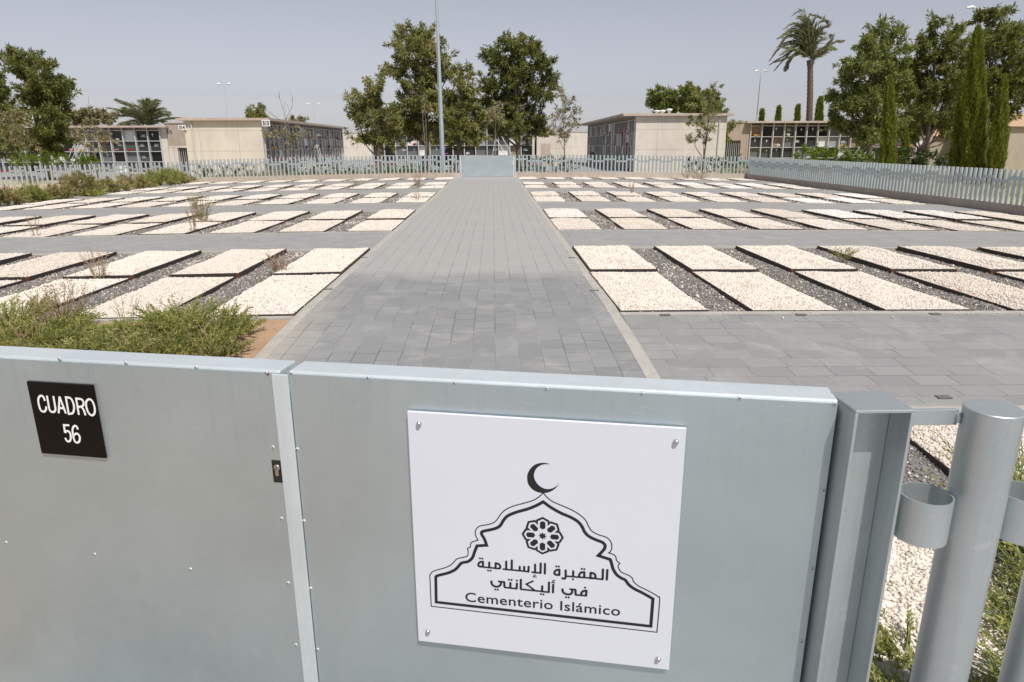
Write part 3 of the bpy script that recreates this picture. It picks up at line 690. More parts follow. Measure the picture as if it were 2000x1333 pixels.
curve(ZB, LW, (1138,985),(1070,992),(1020,1025),(1005,1070),(1012,1100)); stroke(ZB, LW, (1140,988),(1130,1115)); dots(ZB, (1105,905)); stroke(ZB, BW, (1130,1116),(1000,1106),(870,1095))
curve(ZB, LW, (868,1092),(855,1060),(855,975),(830,957)); stroke(ZB, BW, (712,945),(840,957)); curve(ZB, LW, (515,950),(522,1000),(560,1050),(640,1080),(710,1078),(752,1050),(770,1005),(768,962)); dots(ZB, (608,1155),(675,1162))
mb.build('arabic_lettering', MAT['ink'], sg)
a, b = on_gate(909, 1175.5, SF), on_gate(1211, 1204, SF); h = on_gate(912, 1157, SF)[1]-on_gate(912, 1174.5, SF)[1]
text_part('Cementerio Islámico', MAT['ink'], sg, (a[0], a[1]+.001), (b[0], b[1]+.001), h, Y1, .010, spacing=1.05)

# gate post: a channel open to the street, capped
pt = empty('gate_post', (.805, 1.35, -.22), 'galvanised channel gate post with flat cap, hollow towards the street', 'post')
mb = MB(); X0, X1, Y0, Y1_, ZT = -.062, .063, -.055, .06, 1.34
mb.box(X0, X0+.0075, Y0, Y1_, 0, ZT-.0075); mb.box(X1-.0075, X1, Y0, Y1_, 0, ZT-.0075); mb.box(X0+.0075, X1-.0075, .016, .0235, 0, ZT-.0075)
mb.build('channel', MAT['galvtube'], pt, bevel=.0018)
mb = MB(); mb.box(X0, X1, Y0, Y1_, ZT-.0072, ZT); mb.build('cap', MAT['galvtube'], pt, bevel=.0015)
mb = MB(); mb.box(X1+.0003, X1+.113, -.028, -.018, ZT-.047, ZT-.012); mb.build('bracket', MAT['galvtube'], pt, bevel=.001)
mb = MB(); mb.lathe([(.0, .022), (.004, .021), (.006, .012), (.005, 0)], 8, (X1+.1125, -.030, ZT-.040)); mb.build('weld', MAT['galvtube'], pt)
# near picket fence
PR, PP = .0553, .2185
nf = empty('picket_fence', (1.037, 1.30, -.22), 'near galvanised tube picket fence right of the gate post', 'fence')
mb = MB(); mb.lathe([(PR, 0), (PR, 1.3385)], 40); mb.lathe([(PR, 1.3385), (PR-.0015, 1.34)], 40); mb.lathe([(PR-.0015, 1.34), (0.0, 1.34)], 40); NEARP = mb.mesh('picket', MAT['galvtube'])
def ring_mesh(r, t, h, seg, mat):
    mb = MB()
    for a, b in (((r, 0), (r, h)), ((r, h), (r-t, h)), ((r-t, h), (r-t, 0)), ((r-t, 0), (r, 0))): mb.lathe([a, b], seg)
    me = mb.mesh('ring', mat)
    for p in me.polygons:                      # each wall is its own island: point it away from the tube's metal
        c = p.center; rad = Vector((c.x, c.y, 0)); out = 1 if abs(p.normal.z) > .5 else (1 if rad.length > r-t*.6 else -1)
        if abs(p.normal.z) > .5: bad = p.normal.z*(c.z-h/2) < 0
        else: bad = p.normal.dot(rad)*out < 0
        if bad: p.flip()
    me.update(); return me
NEARR = ring_mesh(.0535, .0035, .102, 40, MAT['galvtube'])
for k in range(5):
    link('picket', NEARP, None, nf, (k*PP, 0, 0)); link('ring', NEARR, None, nf, (k*PP-PP/2, .003, 1.04 if k < 2 else .93))

# ------------------------------------------------------------------ low walls, far fences, back gate
def wall_run(label, p0, p1, h, thick=.2):
    p0, p1 = Vector(p0), Vector(p1); d = (p1-p0); L = d.length; rz = math.atan2(d.y, d.x)
    w = empty('low_wall', (p0.x, p0.y, 0), label, 'wall', None, rz)
    mb = MB(); st = lin(0, L, 1.5); vs = []; fs = []
    for t in st:
        q = p0+d*(t/L); z = float(gz(q.x, q.y)); vs += [(t, -thick/2, z+h), (t, thick/2, z+h), (t, thick/2, z-.3), (t, -thick/2, z-.3)]
    for i in range(len(st)-1):
        for k in range(4): fs.append((4*i+k, 4*i+(k+1) % 4, 4*i+4+(k+1) % 4, 4*i+4+k))
    fs += [(0,1,2,3), tuple(len(vs)-4+k for k in (3,2,1,0))]
    mb.add(vs, fs); mb.build('wall_body', MAT['wall'], w); return w
def far_mesh(r, h):
    mb = MB(); mb.lathe([(r, 0), (r, h)], 12); mb.lathe([(r, h), (0, h+.002)], 12); return mb.mesh('picket', MAT['fence'])
FH = .90; FARP = far_mesh(.046, FH); FARR = ring_mesh(.056, .004, .09, 12, MAT['fence'])
rf = random.Random(5)
def fence_run(label, p0, p1, h, most=100):
    p0, p1 = Vector(p0), Vector(p1); d = p1-p0; L = d.length; rz = math.atan2(d.y, d.x); n = int(L/.205); st = L/n
    f = empty('picket_fence', (p0.x, p0.y, 0), label, 'fence', None, rz); hi = True; left = 3; extra = []
    for k in range(n+1):
        q = p0+d*(k/n); z = float(gz(q.x, q.y))+h
        if left == 0: hi = not hi; left = rf.choice((2, 3, 3, 4))
        left -= 1; zr = z+FH*(.76 if hi else .655)-.045
        if k < most-1:
            link('picket', FARP, None, f, (k*st, 0, z))
            if k < n: link('ring', FARR, None, f, (k*st+st/2, 0, zr))
        else: extra.append((k*st, z, zr))
    if extra:
        mb = MB()
        for x, z, zr in extra: mb.lathe([(.046, 0), (.046, FH)], 10, (x, 0, z)); mb.lathe([(.05, 0), (.05, .09)], 10, (x+st/2, 0, zr))
        tag(mb.build('pickets', MAT['fence'], f), kind='stuff')
BY = 37.3
gx0, gx1 = atY(901, 330, BY)[0], atY(1003.5, 330, BY)[0]
CL, CR, CN = (-15.9, BY, 0), (14.0, BY+.9, 0), (-24.5, 33.6, 0)
wall_run('low concrete wall under the back fence, left of the far gate', CL, (gx0, BY, 0), .235)
wall_run('low concrete wall under the back fence, right of the far gate', (gx1, BY+.03, 0), CR, .235)
wall_run('low concrete wall under the long right side fence', (14.0, BY+.78, 0), (13.85, 8, 0), .225)
wall_run('low concrete wall behind the weeds, under the left side fence', CN, (-16.0, BY+.02, 0), .16)
fence_run('back picket fence between the left corner and the far gate', CL, (gx0-.06, BY, 0), .235)
fence_run('back picket fence between the far gate and the right corner', (gx1+.08, BY+.03, 0), CR, .235)
fence_run('right side picket fence in front of the cypresses', (14.0, BY+.7, 0), (13.86, 12.5, 0), .225, 99)
fence_run('left side picket fence behind the weedy bushes', (-16.05, BY-.05, 0), (-27.5, 32.4, 0), .16)
bx = [gx0+.05, atY(947.5, 330, BY)[0], gx1-.05]; bz = float(gz(-.4, BY)); bt = atY(950, 305.5, BY)[2]
for i, (lb, nm) in enumerate((('far left leaf of the closed gate at the path end', -1), ('far right leaf of the closed gate at the path end', 1))):
    g = empty('gate_leaf', (bx[i], BY-.05, bz), lb, 'gate leaf'); w = bx[i+1]-bx[i]; H_ = bt-bz
    mb = MB(); mb.box(.004, w-.004, .0, .004, .05, H_-.012); mb.build('sheet', MAT['galv'], g)
    mb = MB(); mb.box(.0, w, .005, .06, H_-.05, H_); mb.box(.0, w, .005, .06, .04, .09); mb.box(0, .05, .006, .058, .09, H_-.05); mb.box(w-.05, w, .006, .058, .09, H_-.05)
    mb.build('frame', MAT['galvrail'], g)
for x, lb in ((gx0-.02, 'slim gate post left of the far gate'), (gx1+.0, 'slim gate post right of the far gate')):
    p = empty('gate_post', (x, BY-.02, bz-.1), lb, 'post'); mb = MB(); mb.box(-.035, .035, -.04, .04, 0, bt-bz+.1); mb.build('channel', MAT['galvrail'], p, bevel=.005)
    mb = MB(); mb.box(-.04, .04, -.045, .045, bt-bz+.1, bt-bz+.108); mb.build('cap', MAT['galvrail'], p)

# ------------------------------------------------------------------ niche blocks and other buildings
rb = random.Random(21)
def blob_mesh(name, r, seed, mat=None):
    q = np.random.default_rng(seed); n = 26; c = q.normal(0, .5, (n, 3))*r*np.array([1.1, .55, .6]); V, F = pebbles(c, r*.34, q); return np_mesh(name, V, F, mat)
BLOBS = {k: blob_mesh('bouquet', .16, i, m) for i, (k, m) in enumerate(FLOW.items())}
GREENB = blob_mesh('bouquet_leaves', .15, 77, MAT['dhedge'])
def niche_block(name, label, O, rz, cols, rows, cw, chh, zb, depth, where, p_flower=.3, roof_over=.6, plinth=0., ends=(.35, .35), body=None, seed=1, fin=.14, recess=(.12, .16, .2)):
    """local frame: x along the niche front, -y towards the viewer of the front; O is the front's lower left corner"""
    r_ = random.Random(seed); b = empty(name, O, label, 'building', 'concrete niche blocks behind the back fence', rz)
    L = cols*cw; top = plinth+rows*chh; e0, e1 = ends
    mb = MB(); mb.box(-e0, L+e1, .30, depth, -.8, top+.22)
    if e0: mb.box(-e0, -.005, 0, .298, -.8, top+.22)
    if e1: mb.box(L+.005, L+e1, 0, .298, -.8, top+.22)
    mb.box(0, L, .02, .298, -.8, plinth-.03)
    mb.build('wall', body or MAT['panel'], b)
    if body is None and depth > 4.6:
        mb = MB(); xx = -e0-.06 if rz > 0 else L+e1+.06; mb.tube([(xx, depth-.5, -.4), (xx, depth-.5, top+.2)], .045, 8); mb.build('downpipe', MAT['fin'], b)
    mb = MB(); mb.box(-e0-.25, L+e1+.25, -roof_over, depth+.35, top+.2205, top+.37); mb.build('roof', MAT['roofc'], b)
    mb = MB()
    for c in range(cols+1): mb.box(c*cw-.035, c*cw+.035, -fin, .29, plinth-.02, top+.2)
    for q in range(rows+1): mb.box(0, L, -fin*.3, .285, plinth+q*chh-.025, plinth+q*chh+.025)
    mb.build('niche_frame', MAT['fin'], b)
    cnt = 0
    for c in range(cols):
        for q in range(rows):
            m = r_.choices(range(7), (5, 6, 4, 3, 2, 1.6, 5))[0]
            mb = MB(); dpt = .25 if m == 5 else r_.choice(recess)
            mb.box(c*cw+.042, c*cw+cw-.042, dpt, .292, plinth+q*chh+.03, plinth+q*chh+chh-.03)
            if m != 5 and r_.random() < .6:
                x = c*cw+r_.uniform(.2, .5)*cw; z = plinth+q*chh+r_.uniform(.45, .7)*chh
            o = mb.build('niche_plaque', STONES[m], b) if cnt < 100 else None
            if o is not None and m in (0, 1, 6, 2) and r_.random() < .55:
                mk = MB(); cx, cz = c*cw+cw*r_.uniform(.3, .7), plinth+q*chh+chh*r_.uniform(.55, .75)
                if r_.random() < .5: mk.box(cx-.02, cx+.02, dpt-.012, dpt-.002, cz-.12, cz+.12); mk.box(cx-.08, cx+.08, dpt-.014, dpt-.0125, cz+.02, cz+.055)
                else:
                    for k in range(3): mk.box(cx-.2*r_.uniform(.6, 1), cx+.2*r_.uniform(.6, 1), dpt-.01, dpt-.002, cz-.07*k-.02, cz-.07*k+.01)
                mk.build('inscription', MAT['white'], o)
            cnt += 1
            if r_.random() < p_flower:
                col = r_.choices(list(FLOW), (4, 2, 4, 1.6, 1))[0]
                lx, lz = c*cw+cw*r_.uniform(.3, .7), plinth+q*chh+.13
                P = Matrix.Translation(O) @ Matrix.Rotation(rz, 4, 'Z') @ Vector((lx, .02, lz))
                f = link('flower_bouquet', BLOBS[col], None, None, P); f.rotation_euler = (0, 0, rz+r_.uniform(-.3, .3)); s = r_.uniform(.7, 1.25); f.scale = (s, s, s)
                tag(f, f'{col} flower bouquet on a niche ledge of the {where}', 'flowers', f'{col} bouquets on the {where}')
                link('leaves', GREENB, None, f, (0, .02, -.06))
    return b, top
YF = 46.0                                             # front plane of the two long blocks
zbB = float(gz(-16, YF)); zbD = float(gz(11, YF))
# left long block: blank front wall to the path, niches along its right side
bx0, bx1 = atY(366, 300, YF)[0], atY(516, 300, YF)[0]; btop = atY(440, 231, YF)[2]
B, tb = niche_block('niche_block', 'long niche block with blank front wall and 513 board, left of the path', (bx1, YF+.35, zbB), R(90), 25, 4, .95, (btop-zbB-.37)/4.0, 0, bx1-bx0, 'left long block', .42, .55, 0, (.35, .35), seed=3, fin=.045, recess=(.0, .03, .06))
# right long block: niches along its left side; mirrored so its front corner is at the far end of the local x axis
dx0, dx1 = atY(1240, 300, YF)[0], atY(1415, 300, YF)[0]; dtop = atY(1300, 222, YF)[2]
D, td = niche_block('niche_block', 'long niche block with blank sunlit front wall, right of the path', (dx0, YF+.35+24*.95, zbD), R(-90), 24, 4, .95, (dtop-zbD-.37)/4.0, 0, dx1-dx0, 'right long block', .40, .9, 0, (.35, .35), seed=4, fin=.045, recess=(.0, .03, .06))
Y5 = 58.0
zA = float(gz(-30, Y5)); zE = float(gz(25, Y5)); zC = float(gz(-3, Y5))
ax1 = atY(318, 300, Y5)[0]; atop = atY(250, 246, Y5)[2]
A, ta = niche_block('niche_block', 'niche block under flat roof behind the left trees, beside the palm', (ax1-16*.985, Y5, zA), 0, 16, 4, .985, (atop-zA-.37)/4, 0, 4.5, 'left rear block', .30, .5, 0, (.3, .5), seed=5)
ex0 = atY(1462, 300, Y5)[0]; etop = atY(1550, 237, Y5)[2]
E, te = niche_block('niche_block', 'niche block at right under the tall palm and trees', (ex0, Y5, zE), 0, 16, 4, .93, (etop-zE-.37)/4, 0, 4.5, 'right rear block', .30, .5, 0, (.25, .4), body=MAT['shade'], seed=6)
YC = 59.0
cx0, cx1 = atY(729, 300, YC)[0], atY(1040, 300, YC)[0]; ctop = atY(950, 235, YC)[2]
C_, tc = niche_block('niche_block', 'niche block at the path end behind the central trees', (cx0, YC, zC), 0, 14, 4, (cx1-cx0)/14, (ctop-zC-.37)/4, 0, 4.5, 'central block', .34, .5, 0, (.15, .15), seed=8)
def simple_wall(name, label, x0, x1, y0, y1, z0, z1, mat, opening=None, cap=True):
    w = empty(name, (x0, y0, z0), label, 'wall'); W, Dp, Hh = x1-x0, y1-y0, z1-z0; mb = MB()
    if opening:
        a, b, h = opening
        if a > .01: mb.box(0, a, 0, Dp, -.6, h)
        if b < W-.01: mb.box(b, W, 0, Dp, -.6, h)
        mb.box(0, W, 0.0, Dp, h+.002, Hh)
    else: mb.box(0, W, 0, Dp, -.6, Hh)
    mb.build('wall_body', mat, w)
    if cap: mb = MB(); mb.box(-.06, W+.06, -.06, Dp+.06, Hh+.001, Hh+.1); mb.build('coping', MAT['roofc'], w)
    return w
w = simple_wall('concrete_wall', 'plain cream wall right of the central niche block', atY(1048, 300, YC)[0], atY(1103, 300, YC)[0], YC-.2, YC+3, zC, atY(1075, 262, YC)[2], MAT['panel'])
mb = MB(); mb.box(.35, 1.15, -.03, -.002, -.2, 1.75); dr = mb.build('door', MAT['roofc'], w); mb = MB(); mb.box(1.02, 1.08, -.07, -.031, .8, .86); mb.build('handle', MAT['fin'], dr)
def link_wall(label, xa, xb, yw, za, ztop, op, text, tx, tz):
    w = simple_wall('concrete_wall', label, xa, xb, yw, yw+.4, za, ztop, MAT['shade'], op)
    a, b, h = op; mb = MB(); k = a
    while k < b: mb.box(k, k+.03, .12, .15, -.3, h-.02); k += .16
    mb.build('grille', MAT['fin'], w)
    mb = MB(); mb.box(a-.3, b+.3, .39+.02, .5, -.3, h+.3); mb.build('passage_shade', STONES[1], w)  # dark sheet behind the bars stands in for the passage's shade
    return w
yw = Y5+.0
lw = link_wall('short brown wall with 515 on it and a barred passage below', ax1+.52, atY(372, 300, yw)[0]+.3, yw, zA, atY(345, 241.5, yw)[2], (.75, 2.35, atY(345, 289, yw)[2]-zA), '515', 0, 0)
mb = MB(); mb.box(.06, 1.9, -.05, -.002, atY(345, 289, yw)[2]-zA+.0, atY(345, 289, yw)[2]-zA+.12); mb.build('ledge', MAT['panel'], lw)
mb = MB(); mb.box(.02, .7, -.03, -.003, -.5, atY(345, 289, yw)[2]-zA-.01); mb.build('pilaster', MAT['panel'], lw)
q = atY(327, 260, yw); text_part('515', MAT['ink'], lw, (q[0]-lw.location.x-.0, q[2]-zA-.05), (q[0]-lw.location.x+.36, q[2]-zA-.05), .26, -.012, .03)
rw = link_wall('short shaded brown wall with white number plate and a barred passage below', atY(1418, 300, yw)[0]-.6, ex0-.27, yw, zE, atY(1440, 240, yw)[2], (.2, 1.75, atY(1420, 275, yw)[2]-zE), '', 0, 0)
mb = MB(); q = atY(1432, 246, yw); mb.box(q[0]-rw.location.x-.16, q[0]-rw.location.x+.16, -.03, -.003, q[2]-zE-.12, q[2]-zE+.14); mb.build('number_board', MAT['white'], rw)
def board(label, text, px0, px1, py0, py1, Y, name='number_sign'):
    a, b = atY(px0, py1, Y), atY(px1, py0, Y); s = empty(name, (a[0], Y, a[2]), label, 'sign'); w, h = b[0]-a[0], b[2]-a[2]
    mb = MB(); mb.box(0, w, 0, .03, 0, h); mb.build('board', MAT['white'], s)
    if text: text_part(text, MAT['ink'], s, (w*.12, h*.2), (w*.88, h*.2), h*.6, -.01, .05)
board('white board reading 514 beside the blank front wall', '514', 349, 362, 244.5, 254, YF-.12)
board('white board reading 513 under the roof corner', '513', 512, 526.5, 234.5, 247, YF-.30)
# roof vents
for px, top, Y, lb in ((1294, 215, 49, 'left white roof vent on the right long block'), (1307, 212.5, 48, 'right white roof vent on the right long block'), (1283, 215.5, 51, 'farthest white roof vent on the right long block')):
    P = atY(px, 222, Y); zt = atY(px, top, Y)[2]; zb_ = zbD+td+.36; v = empty('roof_vent', (P[0], Y, zb_), lb, 'roof vent')
    mb = MB(); mb.lathe([(.10, 0), (.10, zt-zb_-.12)], 10); mb.build('pipe', MAT['white'], v)
    mb = MB(); mb.lathe([(0, zt-zb_), (.2, zt-zb_-.02), (.2, zt-zb_-.14), (.1, zt-zb_-.16)], 10); mb.build('cowl', MAT['white'], v)
# beige sheds at right
def shed(label, px0, px1, pyt, Y, depth, gable=False):
    a, b = atY(px0, pyt, Y), atY(px1, pyt, Y); z0 = float(gz(a[0], Y))
    s = empty('shed', (a[0], Y, z0), label, 'building'); W, Hh = b[0]-a[0], a[2]-z0; mb = MB()
    mb.box(0, W, 0, depth, -.6, Hh); mb.build('wall', MAT['beige'], s)
    mb = MB(); mb.add([(-.3, -.3, Hh-.02), (W+.3, -.3, Hh-.02), (W+.3, depth+.3, Hh-.02), (-.3, depth+.3, Hh-.02), (-.3, depth/2, Hh+1.1), (W+.3, depth/2, Hh+1.1)], [(0,1,5,4), (2,3,4,5), (0,4,3), (1,2,5), (0,3,2,1)])
    mb.build('roof', MAT['tile'], s)
    mb = MB(); x = 1.8
    while x < W-1: mb.box(x, x+.09, -.03, -.002, -.5, Hh-.05); x += 2.6
    mb.build('downpipe', MAT['fin'], s)
MAT['beige'] = concrete_mat('beige render', (.36, .31, .25), (.42, .37, .30), .8)
MAT['tile'] = plain('clay roof', (.46, .31, .20), .85, 0, .15, 3)
shed('long beige shed with clay roof glimpsed between the right trunks', 1772, 1948, 266, 62, 5)
shed('beige shed with clay roof at the right edge', 1976, 2230, 247, 55, 7)

# ------------------------------------------------------------------ lamps, mast, ladders
def lamp(label, px, py_top, Y, arm, kind='double', rad=.06):
    P = atY(px, py_top, Y); z0 = float(gz(P[0], Y)); h = P[2]-z0
    l = empty('street_lamp', (P[0], Y, z0), label, 'street lamp', 'street lamps beyond the cemetery')
    mb = MB(); mb.tube([(0,0,0), (0,0,h*.5), (0,0,h)], [rad*1.3, rad, rad*.6], 8); mb.build('pole', MAT['fin'], l)
    for s in ((-1, 1) if kind == 'double' else (-1,)):
        mb = MB(); mb.tube([(0,0,h), (s*arm*.6,0,h+.08)], rad*.45, 6); mb.build('arm', MAT['fin'], l)
        hd = MB(); hd.tube([(s*arm*.6,0,h+.07), (s*arm*.85,0,h+.12), (s*arm*1.25,0,h+.07)], [.05, .11, .06], 8); hd.build('lamp_head', MAT['white'], l)
lamp('thin double lamp post above the left block roof', 437, 166.5, 75, .55, rad=.045)
lamp('faint far double lamp post left of the central trees', 612, 204, 120, .9, rad=.05)
lamp('white double-headed lamp post beside the tall palm', 1486, 141.5, 66, .45, rad=.05)
lamp('white lamp head on a pole rising out of the right trees', 1921, 18, 50, .95, 'single')
P = atY(866, 341, 39); zt = 14
mm = empty('mast', (P[0], 39, float(gz(P[0], 39))), 'tall pale blue mast rising out of frame behind the back fence', 'mast')
mb = MB(); mb.tube([(0,0,0), (0,0,.9)], [.135, .13], 14); mb.build('base_sleeve', MAT['polem'], mm)
mb = MB(); mb.tube([(0,0,.9), (-.05,0,6), (-.13,0,13)], [.118, .085, .05], 12); mb.build('pole', MAT['polem'], mm)
mb = MB(); mb.tube([(-.12,-.12,1.2), (-.2,-.1,13)], .008, 5); mb.build('halyard', MAT['fin'], mm)
def ladder(label, px, py, Y, hgt, flip=1):
    P = atY(px, py, Y); z0 = float(gz(P[0], Y)); l = empty('rolling_ladder', (P[0], Y, z0), label, 'ladder', 'rolling ladders at the niches')
    for s in (0, .55):
        mb = MB(); mb.tube([(0, s, .1), (flip*hgt*.6, s, hgt)], .025, 6); mb.tube([(flip*hgt*.6, s, hgt), (flip*hgt*.6+flip*.4, s, 0.05)], .02, 6); mb.build('rail', MAT['white'], l)
        mb = MB(); mb.tube([(0, s, .9), (flip*hgt*.55, s, hgt+.75), (flip*hgt*.6+flip*.3, s, hgt+.75)], .02, 6); mb.build('handrail', MAT['white'], l)
    for k in range(6):
        t = .15+k*.15; mb = MB(); mb.box(min(0, flip*.2)+flip*hgt*.6*t, min(0, flip*.2)+flip*hgt*.6*t+.2, 0, .55, .1+hgt*t*.92, .13+hgt*t*.92); mb.build('step', MAT['fin'], l)
ladder('white rolling ladder in front of the central niches', 1000, 300, 57.0, 2.2, -1)
ladder('white rolling ladder behind the left trees', 128, 300, 56.5, 2.2, 1)
ladder('white rolling ladder behind the right hedge', 1672, 300, 56.5, 2.2, 1)
ladder('white rolling ladder at the left long block niches', 592, 300, 58.5, 1.9, 1)

# ------------------------------------------------------------------ trees
rt = np.random.default_rng(5)
def unit(v): return v/np.maximum(np.linalg.norm(v, axis=-1, keepdims=True), 1e-9)
def leaf_blades(P, D, L, W, rng, tone, bend=.15):
    n = len(P); S = unit(np.cross(D, rng.normal(0, 1, (n, 3)))); N = np.cross(S, D)
    L = np.asarray(L).reshape(-1, 1)*np.ones((n, 1)); W = np.asarray(W).reshape(-1, 1)*np.ones((n, 1))
    V = np.stack([P, P+D*L*.45+S*W*.5+N*L*bend*.5, P+D*L+N*L*-bend*.3, P+D*L*.45-S*W*.5+N*L*bend*.5], 1)
    F = np.arange(4*n).reshape(n, 4)
    return V.reshape(-1, 3), F, np.repeat(tone, 4)
def crown_mesh(name, blobs, rng, mat, leaf=(.25, .07), clump=.44, dens=10.5, per=78, droop=.25, fill=.35, sub=None):
    Vs, Fs, Ts, n0 = [], [], [], 0; tips = []
    for c, r in blobs:
        c = np.array(c); r = np.array(r); area = r[0]*r[2]*math.pi
        n = max(3, int(dens*area)); d = unit(rng.normal(0, 1, (n, 3))); u = rng.uniform(fill**3, 1, n)**(1/3.)*rng.uniform(.85, 1.12, n)
        q = c+d*r*u[:, None]; tips.append((c, q))
        tone = np.clip(.5+.22*rng.normal(0, 1, n)+.0*d[:, 2], 0, 1)
        m = rng.integers(int(per*.55), int(per*1.4), n); idx = np.repeat(np.arange(n), m); t = len(idx)
        cs = clump*rng.uniform(.6, 1.25, n)
        ax = unit(d*.85+rng.normal(0, .45, (n, 3))+np.array([0, 0, .22])); al = cs*rng.uniform(1.0, 2.3, n); sp_ = rng.uniform(0, 1, t)
        lat = unit(rng.normal(0, 1, (t, 3))); off = ax[idx]*(al[idx]*(sp_-.45))[:, None]+lat*(cs[idx]*(.42-.30*sp_)*rng.uniform(.2, 1, t))[:, None]
        out = unit(ax[idx]*.65+lat*.75+rng.normal(0, .35, (t, 3))+np.array([0, 0, -droop]))
        V, F, T = leaf_blades(q[idx]+off, out, leaf[0]*rng.uniform(.6, 1.35, t), leaf[1]*rng.uniform(.7, 1.3, t), rng, np.clip(tone[idx]+rng.normal(0, .07, t), 0, 1))
        Vs.append(V); Fs.append(F+n0); Ts.append(T); n0 += len(V)
    return np_mesh(name, np.concatenate(Vs), np.concatenate(Fs), mat, False, np.concatenate(Ts)), tips
def trunk_mesh(base, blobs, tips, rng, r0, mat, twigs=5, top=None):
    mb = MB(); base = np.array(base); cs = np.array([b[0] for b in blobs]); low = cs[cs[:, 2].argsort()]
    apex = np.array(top) if top is not None else low[-1]*.75+cs.mean(0)*.25
    H_ = apex[2]-base[2]; n = 7; sp = []
    for k in range(n+1):
        t = k/n; p = base*(1-t)+apex*t; p = p+np.array([math.sin(t*5+base[0])*.05*H_*.3, math.cos(t*4)*.03*H_*.3, 0])*(t*(1.2-t)); sp.append(p)
    mb.tube(sp, [r0*(1.25 if k == 0 else 1)*(1-.82*k/n) for k in range(n+1)], 9)
    for (c, q) in tips:
        zt = np.clip((c[2]-base[2])/H_-.28, .22, .9); f = zt*n; i = int(f); s0 = sp[i]*(1-(f-i))+sp[min(i+1, n)]*(f-i)
        rr = r0*(1-.82*zt)*.55; mid = (s0+c)/2+np.array([0, 0, -.08*np.linalg.norm(c-s0)])
        mb.tube([s0, mid, c], [rr, rr*.7, rr*.35], 6)
        for p in q[rng.permutation(len(q))[:twigs]]:
            mb.tube([c*.9+mid*.1, (c+p)/2+rng.normal(0, .06, 3), p], [rr*.38, rr*.25, .008], 4)
    return mb
def tree(name, label, Y, base_px, blobs_px, leafm, bark='bark', r0=.16, group='trees behind the fence', bare=(), dthick=.9, **kw):
    rng = np.random.default_rng(abs(hash(label)) % 1000 if False else sum(map(ord, label)))
    s = Y/FPX; bl = []
    ctr = np.mean([b[0] for b in blobs_px]); spread = max(40, max(b[0] for b in blobs_px)-min(b[0] for b in blobs_px))
    for (px, py, rx, ry) in blobs_px:
        edge = abs(px-ctr)/spread*1.6; yo = rng.uniform(-1, 1)*spread*.42*s*max(.15, 1-edge)
        c = atY(px, py, Y+yo); k = (Y+yo)/Y
        bl.append((c, (rx*s*k*.9, dthick*min(rx, ry*1.4)*s, ry*s*k*.9)))
    B0 = atY(*base_px, Y); B0[2] = float(gz(B0[0], Y))-.1
    t = empty(name, tuple(B0), label, 'tree', group)
    me, tips = crown_mesh('crown', [(c-B0, r) for c, r in bl], rng, MAT[leafm], **kw)
    tm = trunk_mesh((0,0,0), [(c-B0, r) for c, r in bl], tips, rng, r0, bark)
    for br in bare:
        pts = [atY(p[0], p[1], Y)-B0 for p in br]; n = len(pts)
        tm.tube(pts, [max(.022*(1-k/(n-.5)), .007) for k in range(n)], 5)
        for k in range(1, n):
            for _ in range(2):
                p = pts[k-1]+(pts[k]-pts[k-1])*rng.uniform(.2, .9); tm.tube([p, p+np.array([rng.normal(0, .3), rng.normal(0, .2), rng.uniform(.1, .5)])], [.01, .005], 4)
    tm.build('trunk', MAT[bark], t); link('crown', me, None, t)
    return t
tree('broadleaf_tree', 'tall dark tree at far left rising above the niche block', 45, (92, 322), [(52,128,34,28),(85,150,42,38),(100,190,42,38),(70,185,35,30),(75,235,58,36),(105,262,34,30),(58,275,50,28),(112,215,20,18),(32,108,20,16),(122,190,12,10),(100,285,32,18)], 'leafA', r0=.17)
tree('broadleaf_tree', 'dark tree cut by the left edge of the photo', 47, (-25, 322), [(2,175,22,34),(8,240,28,36),(-20,210,40,60),(0,278,34,24),(-30,120,30,40)], 'leafA', r0=.16)
tree('young_tree', 'pale browning young tree in front of the dark left tree', 41, (48, 322), [(25,245,32,20),(45,268,26,18),(22,225,22,13),(60,282,16,14),(20,275,22,14)], 'leafC', 'palebark', .05, 'young trees behind the fence', clump=.3, leaf=(.18,.06), dens=11, per=26)
tree('young_tree', 'pale olive young tree before the left niche block, beside the palm', 42, (186, 320), [(165,262,32,14),(192,278,28,18),(150,272,20,12),(212,270,14,12),(178,245,20,10)], 'leafC', 'palebark', .05, 'young trees behind the fence', [[(186,270),(180,235),(176,212),(172,200)]], clump=.3, leaf=(.18,.06), dens=10, per=26)
tree('broadleaf_tree', 'low yellowish tree showing over the left block roof', 72, (175, 300), [(150,226,20,10),(185,230,30,14),(215,233,14,10),(160,240,30,10)], 'leafC', r0=.14, group='trees beyond the buildings', leaf=(.34,.12))
tree('broadleaf_tree', 'small tree just showing above the blank left wall', 78, (497, 300), [(492,221,15,8),(505,219,12,7),(500,232,25,8)], 'leafB', r0=.12, group='trees beyond the buildings', leaf=(.34,.12))
tree('broadleaf_tree', 'tiny pale tree behind the roof right of the 513 board', 82, (578, 300), [(575,237,12,6),(590,236,10,6)], 'leafC', r0=.1, group='trees beyond the buildings', leaf=(.3,.12))
tree('young_tree', 'half bare sapling with a leafless top beside the 513 board', 41, (561, 326), [(553,262,36,12),(575,272,24,12),(530,266,18,9),(592,260,15,9),(560,250,20,9)], 'leafC', 'palebark', .045, 'young trees behind the fence', [[(559,255),(556,225),(548,198),(542,180)],[(557,235),(570,210),(572,190)],[(556,240),(528,222),(515,212)],[(560,245),(585,228)]], clump=.26, leaf=(.17,.055), dens=9, per=22)
